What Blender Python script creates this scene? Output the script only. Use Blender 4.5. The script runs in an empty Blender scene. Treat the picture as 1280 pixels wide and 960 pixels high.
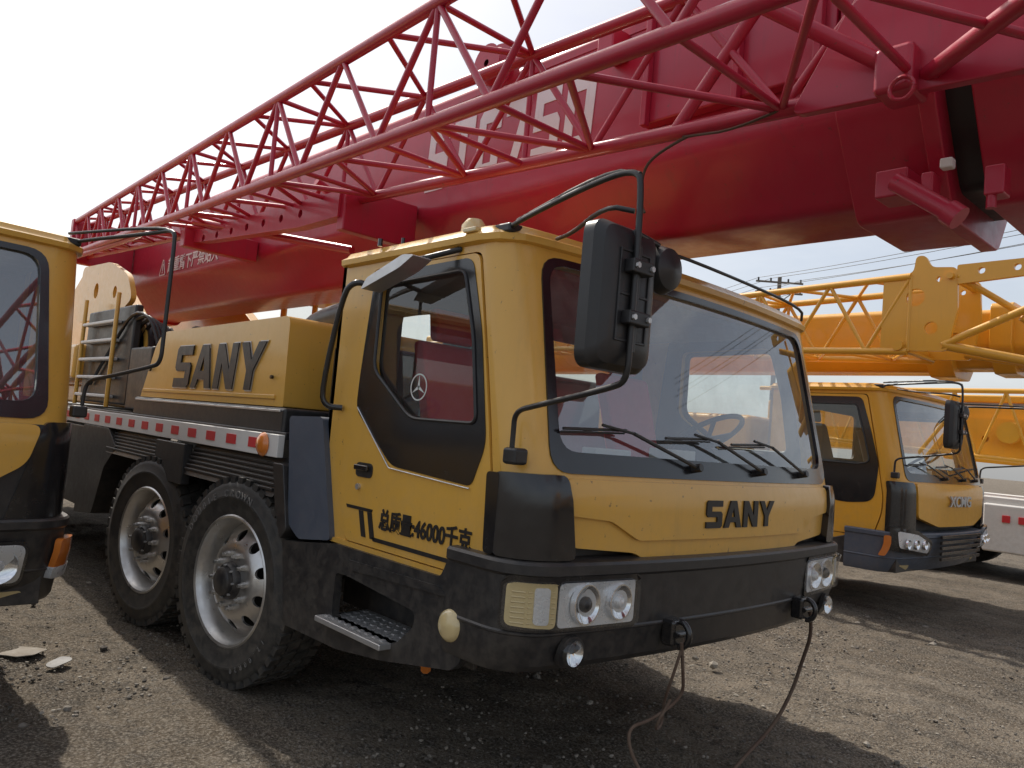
import bpy, bmesh, math, random
import numpy as np
from mathutils import Vector, Matrix
from mathutils.geometry import delaunay_2d_cdt
random.seed(7)
rng = np.random.default_rng(7)
scene = bpy.context.scene
COL = bpy.context.collection

# ------------------------------------------------------------------ materials
def new_mat(name):
    m = bpy.data.materials.new(name); m.use_nodes = True
    nt = m.node_tree; nt.nodes.clear()
    return m, nt
def N(nt, t, **k):
    n = nt.nodes.new(t)
    for a, b in k.items(): setattr(n, a, b)
    return n
def mixcol(nt, fac, a, b, blend='MIX'):
    n = N(nt, 'ShaderNodeMix', data_type='RGBA', blend_type=blend)
    for sock, val in ((n.inputs[0], fac), (n.inputs[6], a), (n.inputs[7], b)):
        if isinstance(val, (int, float)): sock.default_value = val
        elif isinstance(val, tuple): sock.default_value = (*val[:3], 1)
        else: nt.links.new(val, sock)
    return n.outputs[2]
def maprange(nt, v, a, b, c, d, smooth=False):
    n = N(nt, 'ShaderNodeMapRange')
    if smooth: n.interpolation_type = 'SMOOTHSTEP'
    nt.links.new(v, n.inputs[0])
    for i, x in enumerate((a, b, c, d)): n.inputs[i+1].default_value = x
    return n.outputs[0]
def math_(nt, op, a, b=None):
    n = N(nt, 'ShaderNodeMath', operation=op)
    for i, v in enumerate((a, b)):
        if v is None: continue
        if isinstance(v, (int, float)): n.inputs[i].default_value = v
        else: nt.links.new(v, n.inputs[i])
    return n.outputs[0]
def noise(nt, scale, detail=4, rough=0.55, coord=None):
    n = N(nt, 'ShaderNodeTexNoise'); n.inputs['Scale'].default_value = scale
    n.inputs['Detail'].default_value = detail; n.inputs['Roughness'].default_value = rough
    if coord is not None: nt.links.new(coord, n.inputs['Vector'])
    return n.outputs[0]
DUST = (0.30, 0.25, 0.19)
def surf(name, col, rough=0.5, metal=0.0, coat=0.0, var=0.12, dust=0.25, bump=0.0, bscale=60, streak=0.0, spec=0.5, chips=0.0):
    m, nt = new_mat(name)
    out = N(nt, 'ShaderNodeOutputMaterial'); p = N(nt, 'ShaderNodeBsdfPrincipled')
    nt.links.new(p.outputs[0], out.inputs[0])
    geo = N(nt, 'ShaderNodeNewGeometry'); pos = geo.outputs['Position']
    sep = N(nt, 'ShaderNodeSeparateXYZ'); nt.links.new(pos, sep.inputs[0])
    sepn = N(nt, 'ShaderNodeSeparateXYZ'); nt.links.new(geo.outputs['Normal'], sepn.inputs[0])
    n1 = noise(nt, 2.3, 2, .6, pos); n2 = noise(nt, 17, 3, .7, pos)
    dark = tuple(c*(1-var) for c in col); lite = tuple(min(1, c*(1+var)) for c in col)
    base = mixcol(nt, n1, dark, lite)
    if streak > 0:
        mp = N(nt, 'ShaderNodeMapping'); mp.inputs['Scale'].default_value = (9, 9, .7)
        nt.links.new(pos, mp.inputs[0])
        ns = noise(nt, 2.2, 4, .7, mp.outputs[0])
        f = maprange(nt, ns, .52, .75, 0, streak, True)
        base = mixcol(nt, f, base, tuple(c*.45+.03 for c in col))
    if chips > 0:
        nc = noise(nt, 38, 3, .6, pos)
        base = mixcol(nt, maprange(nt, nc, .69, .72, 0, chips), base, (.10, .06, .04))
    low = maprange(nt, sep.outputs[2], 1.5, .35, .15, 1.0, True)
    up = maprange(nt, sepn.outputs[2], .3, .95, 0, 1.0, True)
    dm = math_(nt, 'MAXIMUM', low, up)
    df = math_(nt, 'MULTIPLY', dm, maprange(nt, n2, .32, .72, .15, 1.0, True))
    df = math_(nt, 'MULTIPLY', df, dust)
    base = mixcol(nt, df, base, DUST)
    nt.links.new(base, p.inputs['Base Color'])
    rr = math_(nt, 'ADD', maprange(nt, n2, .3, .75, rough*.85, min(1, rough*1.25)), math_(nt, 'MULTIPLY', df, .5))
    nt.links.new(rr, p.inputs['Roughness'])
    p.inputs['Metallic'].default_value = metal
    p.inputs['Coat Weight'].default_value = coat; p.inputs['Coat Roughness'].default_value = .12
    p.inputs['Specular IOR Level'].default_value = spec
    if bump > 0:
        b = N(nt, 'ShaderNodeBump'); b.inputs['Strength'].default_value = bump; b.inputs['Distance'].default_value = .01
        nt.links.new(noise(nt, bscale, 2, .6, pos), b.inputs['Height']); nt.links.new(b.outputs[0], p.inputs['Normal'])
    return m
def glassmat(name, tint=(.75, .82, .8), f0=.06, dirt=.05, dirtcol=(.45, .42, .36)):
    m, nt = new_mat(name)
    out = N(nt, 'ShaderNodeOutputMaterial')
    tr = N(nt, 'ShaderNodeBsdfTransparent'); tr.inputs[0].default_value = (*tint, 1)
    gl = N(nt, 'ShaderNodeBsdfGlossy'); gl.inputs['Roughness'].default_value = .015; gl.inputs[0].default_value = (.95, .97, 1, 1)
    df = N(nt, 'ShaderNodeBsdfDiffuse'); df.inputs[0].default_value = (*dirtcol, 1)
    geo = N(nt, 'ShaderNodeNewGeometry')
    dot = N(nt, 'ShaderNodeVectorMath', operation='DOT_PRODUCT')
    nt.links.new(geo.outputs['Normal'], dot.inputs[0]); nt.links.new(geo.outputs['Incoming'], dot.inputs[1])
    c = math_(nt, 'ABSOLUTE', dot.outputs['Value'])
    g = math_(nt, 'POWER', math_(nt, 'SUBTRACT', 1.0, c), 5.0)
    fr = math_(nt, 'ADD', math_(nt, 'MULTIPLY', g, 1-f0), f0)
    f = maprange(nt, noise(nt, 6, 4, .65, geo.outputs['Position']), .3, .8, dirt*.4, dirt*2.2, True)
    m1 = N(nt, 'ShaderNodeMixShader'); m2 = N(nt, 'ShaderNodeMixShader')
    nt.links.new(fr, m1.inputs[0]); nt.links.new(tr.outputs[0], m1.inputs[1]); nt.links.new(gl.outputs[0], m1.inputs[2])
    nt.links.new(f, m2.inputs[0]); nt.links.new(m1.outputs[0], m2.inputs[1]); nt.links.new(df.outputs[0], m2.inputs[2])
    nt.links.new(m2.outputs[0], out.inputs[0])
    return m
M = {}
M['yellow'] = surf('yellow_paint', (.74, .41, .068), .34, coat=.45, var=.08, dust=.30, bump=.016, streak=.14, chips=.6)
M['yellow2'] = surf('orange_yellow_paint', (.78, .39, .03), .38, coat=.35, var=.09, dust=.22, bump=.012, streak=.12)
M['red'] = surf('crimson_paint', (.46, .014, .046), .36, coat=.22, var=.14, dust=.16, bump=.025, streak=.34, chips=.5)
M['black'] = surf('black_gloss', (.011, .011, .013), .22, coat=.5, var=.2, dust=.09, bump=.01)
M['plast'] = surf('black_plastic', (.018, .018, .020), .42, coat=.10, var=.2, dust=.17, bump=.03)
M['slate'] = surf('slate_panel', (.075, .092, .125), .45, var=.1, dust=.15, bump=.02)
M['rubber'] = surf('tire_rubber', (.022, .022, .022), .62, var=.25, dust=.24, bump=.12, bscale=45)
M['alu'] = surf('wheel_aluminium', (.66, .65, .63), .30, metal=.9, var=.1, dust=.16, bump=.03)
M['steel'] = surf('tread_plate_steel', (.62, .62, .62), .38, metal=.75, var=.1, dust=.2, bump=.1)
M['chrome'] = surf('lamp_chrome', (.85, .85, .86), .12, metal=1, var=.03, dust=.02)
M['refl'] = surf('lamp_reflector', (.74, .75, .76), .28, metal=.35, var=.10, dust=.05, bump=.15, bscale=90)
M['amber'] = surf('amber_lens', (.68, .20, .03), .15, coat=.8, var=.08, dust=.05)
M['cream'] = surf('aged_cream_lens', (.66, .52, .26), .18, coat=.9, var=.15, dust=.08)
M['white'] = surf('white_paint', (.72, .71, .68), .45, var=.08, dust=.25)
M['redtape'] = surf('red_tape', (.62, .03, .04), .4, var=.05, dust=.15)
M['mark'] = surf('white_marking', (.86, .78, .78), .5, var=.12, dust=.1, streak=.2)
M['ink'] = surf('black_lettering', (.02, .018, .018), .4, var=.1, dust=.05)
M['trim'] = surf('interior_grey', (.20, .20, .20), .7, var=.1, dust=.05)
M['seat'] = surf('red_seat_cloth', (.62, .035, .05), .8, var=.15, dust=.03)
M['rope'] = surf('rusty_wire_rope', (.11, .065, .045), .8, var=.3, dust=.3, bump=.3, bscale=200)
M['pole'] = surf('weathered_wood', (.16, .14, .12), .8, var=.2, dust=.1)
M['glass'] = glassmat('cab_glass', (.90, .93, .92), .09, .02)
M['wind'] = glassmat('windscreen_glass', (.86, .91, .89), .22, .075, (.5, .5, .48))
M['lens'] = glassmat('clear_lens', (.96, .97, .97), .05, .03)
M['card'] = surf('torn_cardboard', (.26, .235, .20), .8, var=.2, dust=.3)
M['tireink'] = surf('tire_letter', (.16, .155, .15), .7, var=.1, dust=.3)

# ------------------------------------------------------------------ mesh helpers
def add_mesh(name, verts, faces, mat, parent=None, bevel=0, smooth=True, angle=35, recalc=True, seg=2):
    me = bpy.data.meshes.new(name)
    me.from_pydata([tuple(v) for v in verts], [], [tuple(f) for f in faces])
    if recalc:
        bm = bmesh.new(); bm.from_mesh(me)
        bmesh.ops.recalc_face_normals(bm, faces=bm.faces); bm.to_mesh(me); bm.free()
    if smooth:
        me.polygons.foreach_set('use_smooth', [True]*len(me.polygons))
        if not bevel: me.set_sharp_from_angle(angle=math.radians(angle))
    ob = bpy.data.objects.new(name, me); COL.objects.link(ob)
    if mat: me.materials.append(M[mat] if isinstance(mat, str) else mat)
    if parent: ob.parent = parent
    if bevel:
        b = ob.modifiers.new('bevel', 'BEVEL'); b.width = bevel; b.segments = seg
        b.limit_method = 'ANGLE'; b.angle_limit = math.radians(32); b.harden_normals = True
    return ob
def empty(name, loc=(0, 0, 0), parent=None, rz=0):
    e = bpy.data.objects.new(name, None); COL.objects.link(e); e.location = loc
    e.rotation_euler[2] = rz; e.empty_display_size = .3
    if parent: e.parent = parent
    return e
def box(name, x, y, z, mat, parent, bevel=.006):
    x0, x1 = x; y0, y1 = y; z0, z1 = z
    v = [(x0, y0, z0), (x1, y0, z0), (x1, y1, z0), (x0, y1, z0), (x0, y0, z1), (x1, y0, z1), (x1, y1, z1), (x0, y1, z1)]
    f = [(0, 3, 2, 1), (4, 5, 6, 7), (0, 1, 5, 4), (1, 2, 6, 5), (2, 3, 7, 6), (3, 0, 4, 7)]
    return add_mesh(name, v, f, mat, parent, bevel)
def boxes(name, lst, mat, parent, bevel=0):
    V = []; Fa = []
    for (x0, x1), (y0, y1), (z0, z1) in lst:
        k = len(V)
        V += [(x0, y0, z0), (x1, y0, z0), (x1, y1, z0), (x0, y1, z0), (x0, y0, z1), (x1, y0, z1), (x1, y1, z1), (x0, y1, z1)]
        Fa += [tuple(i+k for i in f) for f in [(0, 3, 2, 1), (4, 5, 6, 7), (0, 1, 5, 4), (1, 2, 6, 5), (2, 3, 7, 6), (3, 0, 4, 7)]]
    return add_mesh(name, V, Fa, mat, parent, bevel, smooth=bool(bevel))
def rounded(pts, r, n=5):
    out = []; L = len(pts)
    for i in range(L):
        p0 = Vector(pts[i-1][:2]); p = Vector(pts[i][:2]); p1 = Vector(pts[(i+1) % L][:2])
        rr = pts[i][2] if len(pts[i]) > 2 else r
        a = (p0-p); b = (p1-p)
        if rr <= 0 or a.length < 1e-6 or b.length < 1e-6: out.append(tuple(p)); continue
        d = min(rr, a.length*.48, b.length*.48)
        A = p+a.normalized()*d; B = p+b.normalized()*d
        for k in range(n+1):
            t = k/n; q = A*(1-t)**2+p*2*t*(1-t)+B*t*t; out.append((q.x, q.y))
    return out
def prism(name, pts, axis, lo, hi, mat, parent, bevel=.006):
    def mk(u, v, w):
        return {'x': (w, u, v), 'y': (u, w, v), 'z': (u, v, w)}[axis]
    n = len(pts)
    V = [mk(p[0], p[1], lo) for p in pts]+[mk(p[0], p[1], hi) for p in pts]
    Fa = [tuple(range(n)), tuple(range(2*n-1, n-1, -1))]+[(i, (i+1) % n, (i+1) % n+n, i+n) for i in range(n)]
    return add_mesh(name, V, Fa, mat, parent, bevel)
def inpoly(x, y, P):
    c = False; j = len(P)-1
    for i in range(len(P)):
        if (P[i][1] > y) != (P[j][1] > y) and x < (P[j][0]-P[i][0])*(y-P[i][1])/(P[j][1]-P[i][1])+P[i][0]: c = not c
        j = i
    return c
def densify(P, step):
    out = []
    for i in range(len(P)):
        a = Vector(P[i][:2]); b = Vector(P[(i+1) % len(P)][:2])
        if (b-a).length < 1e-5: continue
        n = max(1, int((b-a).length/step))
        for k in range(n):
            q = a.lerp(b, k/n); out.append((q.x, q.y))
    return out
def skin(name, outline, holes, fn, o0, o1, mat, parent, step=.09, angle=35):
    """Patch of sheet material: 2-D outline with holes, mapped onto a surface fn(u,v,off)."""
    loops = [densify(outline, step)]+[densify(h, step) for h in holes]
    vs = []; es = []
    for L in loops:
        k = len(vs); vs += [Vector(p) for p in L]; es += [(k+i, k+(i+1) % len(L)) for i in range(len(L))]
    xs = [p[0] for p in loops[0]]; ys = [p[1] for p in loops[0]]
    u = min(xs)+step*.53
    while u < max(xs):
        v = min(ys)+step*.47
        while v < max(ys):
            if inpoly(u, v, loops[0]) and not any(inpoly(u, v, h) for h in loops[1:]):
                vs.append(Vector((u, v)))
            v += step
        u += step
    rv, re, rf, _, _, _ = delaunay_2d_cdt(vs, es, [], 0, 1e-5)
    tris = []
    for f in rf:
        cx = sum(rv[i].x for i in f)/len(f); cy = sum(rv[i].y for i in f)/len(f)
        if inpoly(cx, cy, loops[0]) and not any(inpoly(cx, cy, h) for h in loops[1:]): tris.append(tuple(f))
    n = len(rv)
    V = [fn(p.x, p.y, o0) for p in rv]
    if o1 is None:
        return add_mesh(name, V, tris, mat, parent, 0, angle=angle)
    V += [fn(p.x, p.y, o1) for p in rv]
    Fa = list(tris)+[tuple(i+n for i in reversed(t)) for t in tris]
    cnt = {}
    for t in tris:
        for a, b in ((t[0], t[1]), (t[1], t[2]), (t[2], t[0])):
            k = (min(a, b), max(a, b)); cnt[k] = None if k in cnt else (a, b)
    for k, e in cnt.items():
        if e: Fa.append((e[1], e[0], e[0]+n, e[1]+n))
    used = sorted({i for f in Fa for i in f}); mp = {o: i for i, o in enumerate(used)}
    return add_mesh(name, [V[i] for i in used], [tuple(mp[i] for i in f) for f in Fa], mat, parent, 0, angle=angle)
def frame_of(d):
    d = d.normalized(); a = Vector((0, 0, 1)) if abs(d.z) < .9 else Vector((1, 0, 0))
    s = d.cross(a).normalized(); return s, s.cross(d)
def tubes(name, segs, mat, parent, n=8):
    V = []; Fa = []
    for s in segs:
        p, q, r = Vector(s[0]), Vector(s[1]), s[2]
        if (q-p).length < 1e-5: continue
        a, b = frame_of(q-p); k = len(V)
        for P in (p, q):
            for i in range(n):
                t = 2*math.pi*(i+.5)/n; V.append(P+a*math.cos(t)*r+b*math.sin(t)*r)
        Fa += [(k+i, k+(i+1) % n, k+n+(i+1) % n, k+n+i) for i in range(n)]
        Fa += [tuple(k+i for i in reversed(range(n))), tuple(k+n+i for i in range(n))]
    return add_mesh(name, V, Fa, mat, parent, 0, angle=50 if n > 5 else 20)
def smooth_path(P, it=2):
    P = [Vector(p) for p in P]
    for _ in range(it):
        Q = [P[0]]
        for i in range(len(P)-1):
            Q += [P[i].lerp(P[i+1], .25), P[i].lerp(P[i+1], .75)]
        P = Q+[P[-1]]
    return P
def pipe(name, path, r, mat, parent, it=2, n=8):
    P = smooth_path(path, it); V = []; Fa = []
    a, b = frame_of(P[1]-P[0])
    for i, p in enumerate(P):
        d = (P[min(i+1, len(P)-1)]-P[max(i-1, 0)]).normalized()
        a = (a-d*a.dot(d)).normalized(); b = d.cross(a)
        for k in range(n):
            t = 2*math.pi*k/n; V.append(p+a*math.cos(t)*r+b*math.sin(t)*r)
    for i in range(len(P)-1):
        Fa += [(i*n+k, i*n+(k+1) % n, (i+1)*n+(k+1) % n, (i+1)*n+k) for k in range(n)]
    Fa += [tuple(range(n)), tuple((len(P)-1)*n+k for k in range(n))]
    return add_mesh(name, V, Fa, mat, parent, 0, angle=60)
def lathe(name, prof, mat, parent, origin=(0, 0, 0), axis='y', n=48, caps=False, closed=False):
    V = []; Fa = []
    o = Vector(origin)
    for r, h in prof:
        for k in range(n):
            t = 2*math.pi*k/n; c, s = r*math.cos(t), r*math.sin(t)
            V.append(o+Vector({'y': (c, h, s), 'x': (h, c, s), 'z': (c, s, h)}[axis]))
    m = len(prof)
    for i in range(m if closed else m-1):
        j = (i+1) % m
        Fa += [(i*n+k, i*n+(k+1) % n, j*n+(k+1) % n, j*n+k) for k in range(n)]
    if caps: Fa += [tuple(range(n)), tuple((m-1)*n+k for k in range(n))]
    return add_mesh(name, V, Fa, mat, parent, 0, angle=40)
def text(name, body, size, mat, parent, loc, rot, sx=1.0, ext=.002, bold=0.0, shear=0, align='LEFT'):
    c = bpy.data.curves.new(name, 'FONT'); c.body = body; c.size = size; c.extrude = ext; c.offset = bold; c.shear = shear
    c.align_x = align
    o = bpy.data.objects.new(name+'_tmp', c); COL.objects.link(o)
    dg = bpy.context.evaluated_depsgraph_get()
    me = bpy.data.meshes.new_from_object(o.evaluated_get(dg)); bpy.data.objects.remove(o)
    me.name = name; me.materials.clear(); me.materials.append(M[mat])
    ob = bpy.data.objects.new(name, me); COL.objects.link(ob); ob.parent = parent
    ob.location = loc; ob.rotation_euler = rot; ob.scale = (sx, 1, 1)
    return ob
def circ(cx, cy, r, n=20): return [(cx+r*math.cos(2*math.pi*i/n), cy+r*math.sin(2*math.pi*i/n)) for i in range(n)]

# ------------------------------------------------------------------ wheel
WHEEL = {}
def make_wheel_meshes():
    tmp = empty('wheel_template')
    prof = [(.335, -.125), (.345, -.142), (.375, -.152), (.43, -.158), (.435, -.163), (.445, -.163), (.45, -.158), (.49, -.153), (.515, -.14), (.528, -.115), (.531, -.06), (.531, .06), (.528, .115), (.515, .14), (.45, .158), (.375, .152), (.335, .125)]
    t = lathe('tire', prof, 'rubber', tmp, n=72)
    V = []; Fa = []
    def blk(t0, t1, y0, y1, r0, r1, sk):
        k = len(V)
        for r in (r0, r1):
            for (tt, yy) in ((t0, y0), (t1, y0), (t1+sk, y1), (t0+sk, y1)):
                V.append((r*math.cos(tt), yy, r*math.sin(tt)))
        Fa.extend([tuple(i+k for i in f) for f in [(0, 3, 2, 1), (4, 5, 6, 7), (0, 1, 5, 4), (1, 2, 6, 5), (2, 3, 7, 6), (3, 0, 4, 7)]])
    n = 46
    for i in range(n):
        a = 2*math.pi*i/n; w = 2*math.pi/n
        blk(a, a+w*.62, -.142, -.085, .505, .545, w*.15); blk(a+w*.4, a+w*1.02, .085, .142, .505, .545, -w*.15)
        blk(a+w*.2, a+w*.85, -.075, -.008, .52, .545, w*.3); blk(a, a+w*.65, .008, .075, .52, .545, w*.3)
    tr = add_mesh('tread', V, Fa, 'rubber', tmp, 0, smooth=False)
    rim = lathe('rim', [(.345, -.118), (.348, -.14), (.338, -.148), (.326, -.142), (.318, -.12), (.300, -.09), (.296, .12), (.335, .13)], 'alu', tmp, n=64)
    def fy(r):
        pts = [(.09, -.125), (.165, -.125), (.19, -.12), (.24, -.085), (.275, -.04), (.30, -.02)]
        for (r0, y0), (r1, y1) in zip(pts, pts[1:]):
            if r <= r1: return y0+(y1-y0)*max(0, (r-r0))/(r1-r0)
        return pts[-1][1]
    def fn(u, v, o):
        r = math.hypot(u, v); return (u, fy(r)-o, v)
    holes = [circ(0, 0, .098, 28)]+[circ(.232*math.cos(2*math.pi*(i+.5)/10), .232*math.sin(2*math.pi*(i+.5)/10), .030, 14) for i in range(10)]
    disc = skin('disc', circ(0, 0, .300, 64), holes, fn, 0, -.014, 'alu', tmp, step=.022, angle=30)
    back = lathe('brake_drum', [(.0, .02), (.26, .02), (.27, .05), (.27, .14), (0, .14)], 'plast', tmp, n=32)
    segs = []
    for i in range(10):
        a = 2*math.pi*i/10; c, s = .138*math.cos(a), .138*math.sin(a)
        segs.append(((c, -.12, s), (c, -.152, s), .016)); segs.append(((c, -.15, s), (c, -.172, s), .010))
    nuts = tubes('lug_nuts', segs, 'alu', tmp, n=6)
    hub = lathe('hub', [(.098, -.09), (.096, -.15), (.085, -.165), (.075, -.165), (.072, -.185), (.06, -.195), (.0, -.197)], 'plast', tmp, n=32)
    sg = [((.083*math.cos(a), -.16, .083*math.sin(a)), (.083*math.cos(a), -.176, .083*math.sin(a)), .006) for a in [2*math.pi*i/8 for i in range(8)]]
    hb = tubes('hub_bolts', sg, 'steel', tmp, n=6)
    WHEEL['parts'] = [(o.name, o.data) for o in (t, tr, rim, disc, back, nuts, hub, hb)]
    for o in (t, tr, rim, disc, back, nuts, hub, hb): bpy.data.objects.remove(o)
    bpy.data.objects.remove(tmp)
make_wheel_meshes()
def wheel(parent, x, y, side, steer=0, r=.54):
    w = empty('wheel', (x, y, r+.005), parent, rz=(math.pi if side > 0 else 0)+steer)
    for nm, me in WHEEL['parts']:
        o = bpy.data.objects.new(nm.split('.')[0], me); COL.objects.link(o); o.parent = w
    w.scale = (r/.54,)*3
    return w

# ------------------------------------------------------------------ letters
LET = {
 'S': (.80, [[(0, 0), (.72, 0), (.8, .08), (.8, .52), (.72, .6), (.25, .6), (.25, .78), (.8, .78), (.8, 1), (.08, 1), (0, .92), (0, .48), (.08, .4), (.55, .4), (.55, .22), (0, .22)]], []),
 'A': (.96, [[(0, 0), (.26, 0), (.33, .2), (.63, .2), (.70, 0), (.96, 0), (.64, 1), (.32, 1)]], [[(.39, .4), (.57, .4), (.48, .74)]]),
 'N': (.86, [[(0, 0), (.25, 0), (.25, .58), (.6, 0), (.86, 0), (.86, 1), (.61, 1), (.61, .42), (.26, 1), (0, 1)]], []),
 'Y': (.95, [[(.35, 0), (.6, 0), (.6, .4), (.95, 1), (.67, 1), (.475, .62), (.28, 1), (0, 1), (.35, .4)]], []),
 'T': (.80, [[(.27, 0), (.53, 0), (.53, .8), (.8, .8), (.8, 1), (0, 1), (0, .8), (.27, .8)]], []),
 'C': (.78, [[(.1, 0), (.68, 0), (.78, .1), (.78, .32), (.53, .32), (.53, .2), (.25, .2), (.25, .8), (.53, .8), (.53, .68), (.78, .68), (.78, .9), (.68, 1), (.1, 1), (0, .9), (0, .1)]], []),
 '7': (.78, [[(.2, 0), (.46, 0), (.78, .78), (.78, 1), (0, 1), (0, .8), (.52, .8)]], []),
 '5': (.78, [[(0, 0), (.68, 0), (.78, .1), (.78, .52), (.68, .62), (.25, .62), (.25, .8), (.75, .8), (.75, 1), (0, 1), (0, .43), (.53, .43), (.53, .2), (0, .2)]], []),
 '0': (.78, [[(.1, 0), (.68, 0), (.78, .1), (.78, .9), (.68, 1), (.1, 1), (0, .9), (0, .1)]], [[(.25, .2), (.53, .2), (.53, .8), (.25, .8)]]),
}
def word(name, w, u0, v0, width, height, fn, o0, o1, mat, parent, slant=0, gap=.12):
    tot = sum(LET[c][0] for c in w)+gap*(len(w)-1); k = width/tot; u = u0
    for c in w:
        cw, outs, holes = LET[c]
        tr = lambda P: [(u+(p[0]+slant*p[1])*k, v0+p[1]*height) for p in P]
        for L in outs: skin(name+'_letter', tr(L), [tr(h) for h in holes], fn, o0, o1, mat, parent, step=.2)
        u += (cw+gap)*k

# ------------------------------------------------------------------ cab
def foot_fn(Xc, hw, r, c):
    yk = hw-r
    def fn(s, z, off=0):
        sg = 1 if s >= 0 else -1; a = abs(s); X = Xc(z)
        if a <= yk: return (X-c*(a/yk)**2+off, s, z)
        t = min((a-yk)/r, math.pi/2)
        return (X-c-r+(r+off)*math.cos(t), sg*(yk+(r+off)*math.sin(t)), z)
    return fn, yk+r*math.pi/2
def Xcab(z):
    return -1.85 if z <= 1.3 else -1.85-.02*min(1, (z-1.3)/.06)-.235*max(0, z-1.36)
HW = 1.27; CR = .15; CC = .08
cabF, SEND = foot_fn(Xcab, HW, CR, CC)
bumpF, BEND = foot_fn(lambda z: -1.815+(.012 if z > .98 else 0)-max(0, .74-z)*.5, 1.315, .19, .08)
def sideF(sg):
    def fn(u, v, o=0): return (u, sg*(HW+o), v)
    return fn
def Xs(z): return Xcab(z)-CC-CR

def cab(T, P, style):
    """Driver's cab: sheet-metal skins, glass, doors, interior, roof."""
    A = style == 'a'
    zb = .93
    ws = rounded([(-1.14, 1.385), (1.14, 1.385), (1.095, 2.195), (-1.095, 2.195)], .09)
    skin('cab_front_frame', [(-SEND, 1.33), (SEND, 1.33), (SEND, 2.27), (-SEND, 2.27)], [ws], cabF, 0, -.035, P, T, step=.07)
    wo = rounded([(-1.155, 1.37), (1.155, 1.37), (1.11, 2.21), (-1.11, 2.21)], .1)
    wi = rounded([(-1.10, 1.45), (1.10, 1.45), (1.075, 2.18), (-1.075, 2.18)], .09)
    skin('windscreen_rubber', wo, [wi], cabF, .006, -.012, 'black', T, step=.07)
    skin('windscreen', rounded([(-1.13, 1.40), (1.13, 1.40), (1.09, 2.18), (-1.09, 2.18)], .08), [], cabF, -.012, None, 'wind', T, step=.07)
    for sg in (-1, 1):
        f = sideF(sg)
        if A:
            door = rounded([(-3.11, .95, .04), (-2.20, .95, .06), (-2.125, 1.04, .06), (-2.12, 1.2), (-2.20, 1.62, .2), (-2.325, 2.2, .04), (-3.10, 2.2, .06), (-3.185, 1.36, .2), (-3.19, 1.2, .2)], .05)
            win = rounded([(-3.02, 2.14), (-2.385, 2.155), (-2.29, 1.87), (-2.225, 1.505), (-2.69, 1.505, .06), (-3.02, 1.72, .06)], .045)
            tri = rounded([(-3.065, 2.175), (-2.36, 2.185), (-2.265, 1.88), (-2.185, 1.45), (-2.25, 1.285, .03), (-2.79, 1.315, .05), (-3.115, 1.55, .05), (-3.11, 1.70)], .05)
            tin = rounded([(-2.995, 2.12), (-2.40, 2.135), (-2.31, 1.86), (-2.25, 1.525), (-2.68, 1.525, .06), (-2.995, 1.735, .06)], .04)
        else:
            door = rounded([(-3.11, .80, .06), (-2.20, .80, .06), (-2.125, 1.04, .06), (-2.12, 1.2), (-2.20, 1.62, .2), (-2.325, 2.2, .04), (-3.12, 2.2, .06)], .05)
            win = rounded([(-3.03, 2.13), (-2.40, 2.13), (-2.30, 1.80), (-2.22, 1.52), (-2.36, 1.47), (-3.03, 1.47)], .05)
            tri = rounded([(-3.08, 2.175), (-2.37, 2.175), (-2.25, 1.80), (-2.17, 1.50), (-2.20, 1.14, .1), (-2.5, 1.10, .1), (-2.85, 1.16, .2), (-3.08, 1.35, .1)], .06)
            tin = rounded([(-3.0, 2.10), (-2.42, 2.10), (-2.33, 1.80), (-2.26, 1.53), (-2.36, 1.50), (-3.0, 1.50)], .04)
            zb = .78
        ol = [(-3.37, zb), (Xs(zb), zb)]+[(Xs(z), z) for z in (1.0, 1.3, 1.36, 1.6, 1.9, 2.1, 2.27)]+[(-3.37, 2.27)]
        dh = [(p[0]+(-.008 if p[0] < -2.6 else .008), p[1]+(-.007 if p[1] < 1.5 else .007)) for p in door]
        if zb < .9: ol[0] = (-3.37, .74); ol[1] = (Xs(zb), .74)
        skin('cab_side_panel', ol, [dh], f, 0, -.035, P, T, step=.15)
        skin('door', door, [win], f, .007, -.03, P, T, step=.15)
        skin('door_seal', [(p[0]*1.0+(-.03 if p[0] < -2.6 else .03), p[1]+(-.03 if p[1] < 1.5 else .03)) for p in door], [win], f, -.036, -.045, 'plast', T, step=.2)
        skin('door_window_trim', tri, [tin], f, .011, .004, 'black', T, step=.15)
        skin('door_glass', [(p[0], p[1]) for p in win], [], f, -.006, None, 'glass', T, step=.3)
        y = sg*(HW+.013)
        pipe('window_gasket', [(p[0], y, p[1]) for p in tin]+[(tin[0][0], y, tin[0][1])], .008, 'plast', T, it=0, n=6)
        if A:
            pipe('window_bright_trim', [(p[0], y+sg*.002, p[1]) for p in rounded([(-3.10, 1.56), (-2.80, 1.305), (-2.25, 1.276)], .01)][1:-1], .003, 'steel', T, it=0, n=6)
        hx = -3.0
        skin('door_handle_recess', rounded([(hx-.065, 1.245), (hx+.07, 1.245), (hx+.07, 1.31), (hx-.065, 1.31)], .028), [], f, .012, .0, 'plast', T, step=.3)
        hy = sorted((sg*(HW+.018), sg*(HW+.034)))
        box('door_handle', (hx-.055, hx+.055), hy, (1.275, 1.30), 'black', T, .006)
        lathe('door_lock', [(.0, sg*(HW+.02)), (.014, sg*(HW+.02)), (.014, sg*(HW))], 'steel', T, (hx-.03, 0, 1.20), 'y', 12)
    rings = []
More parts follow.
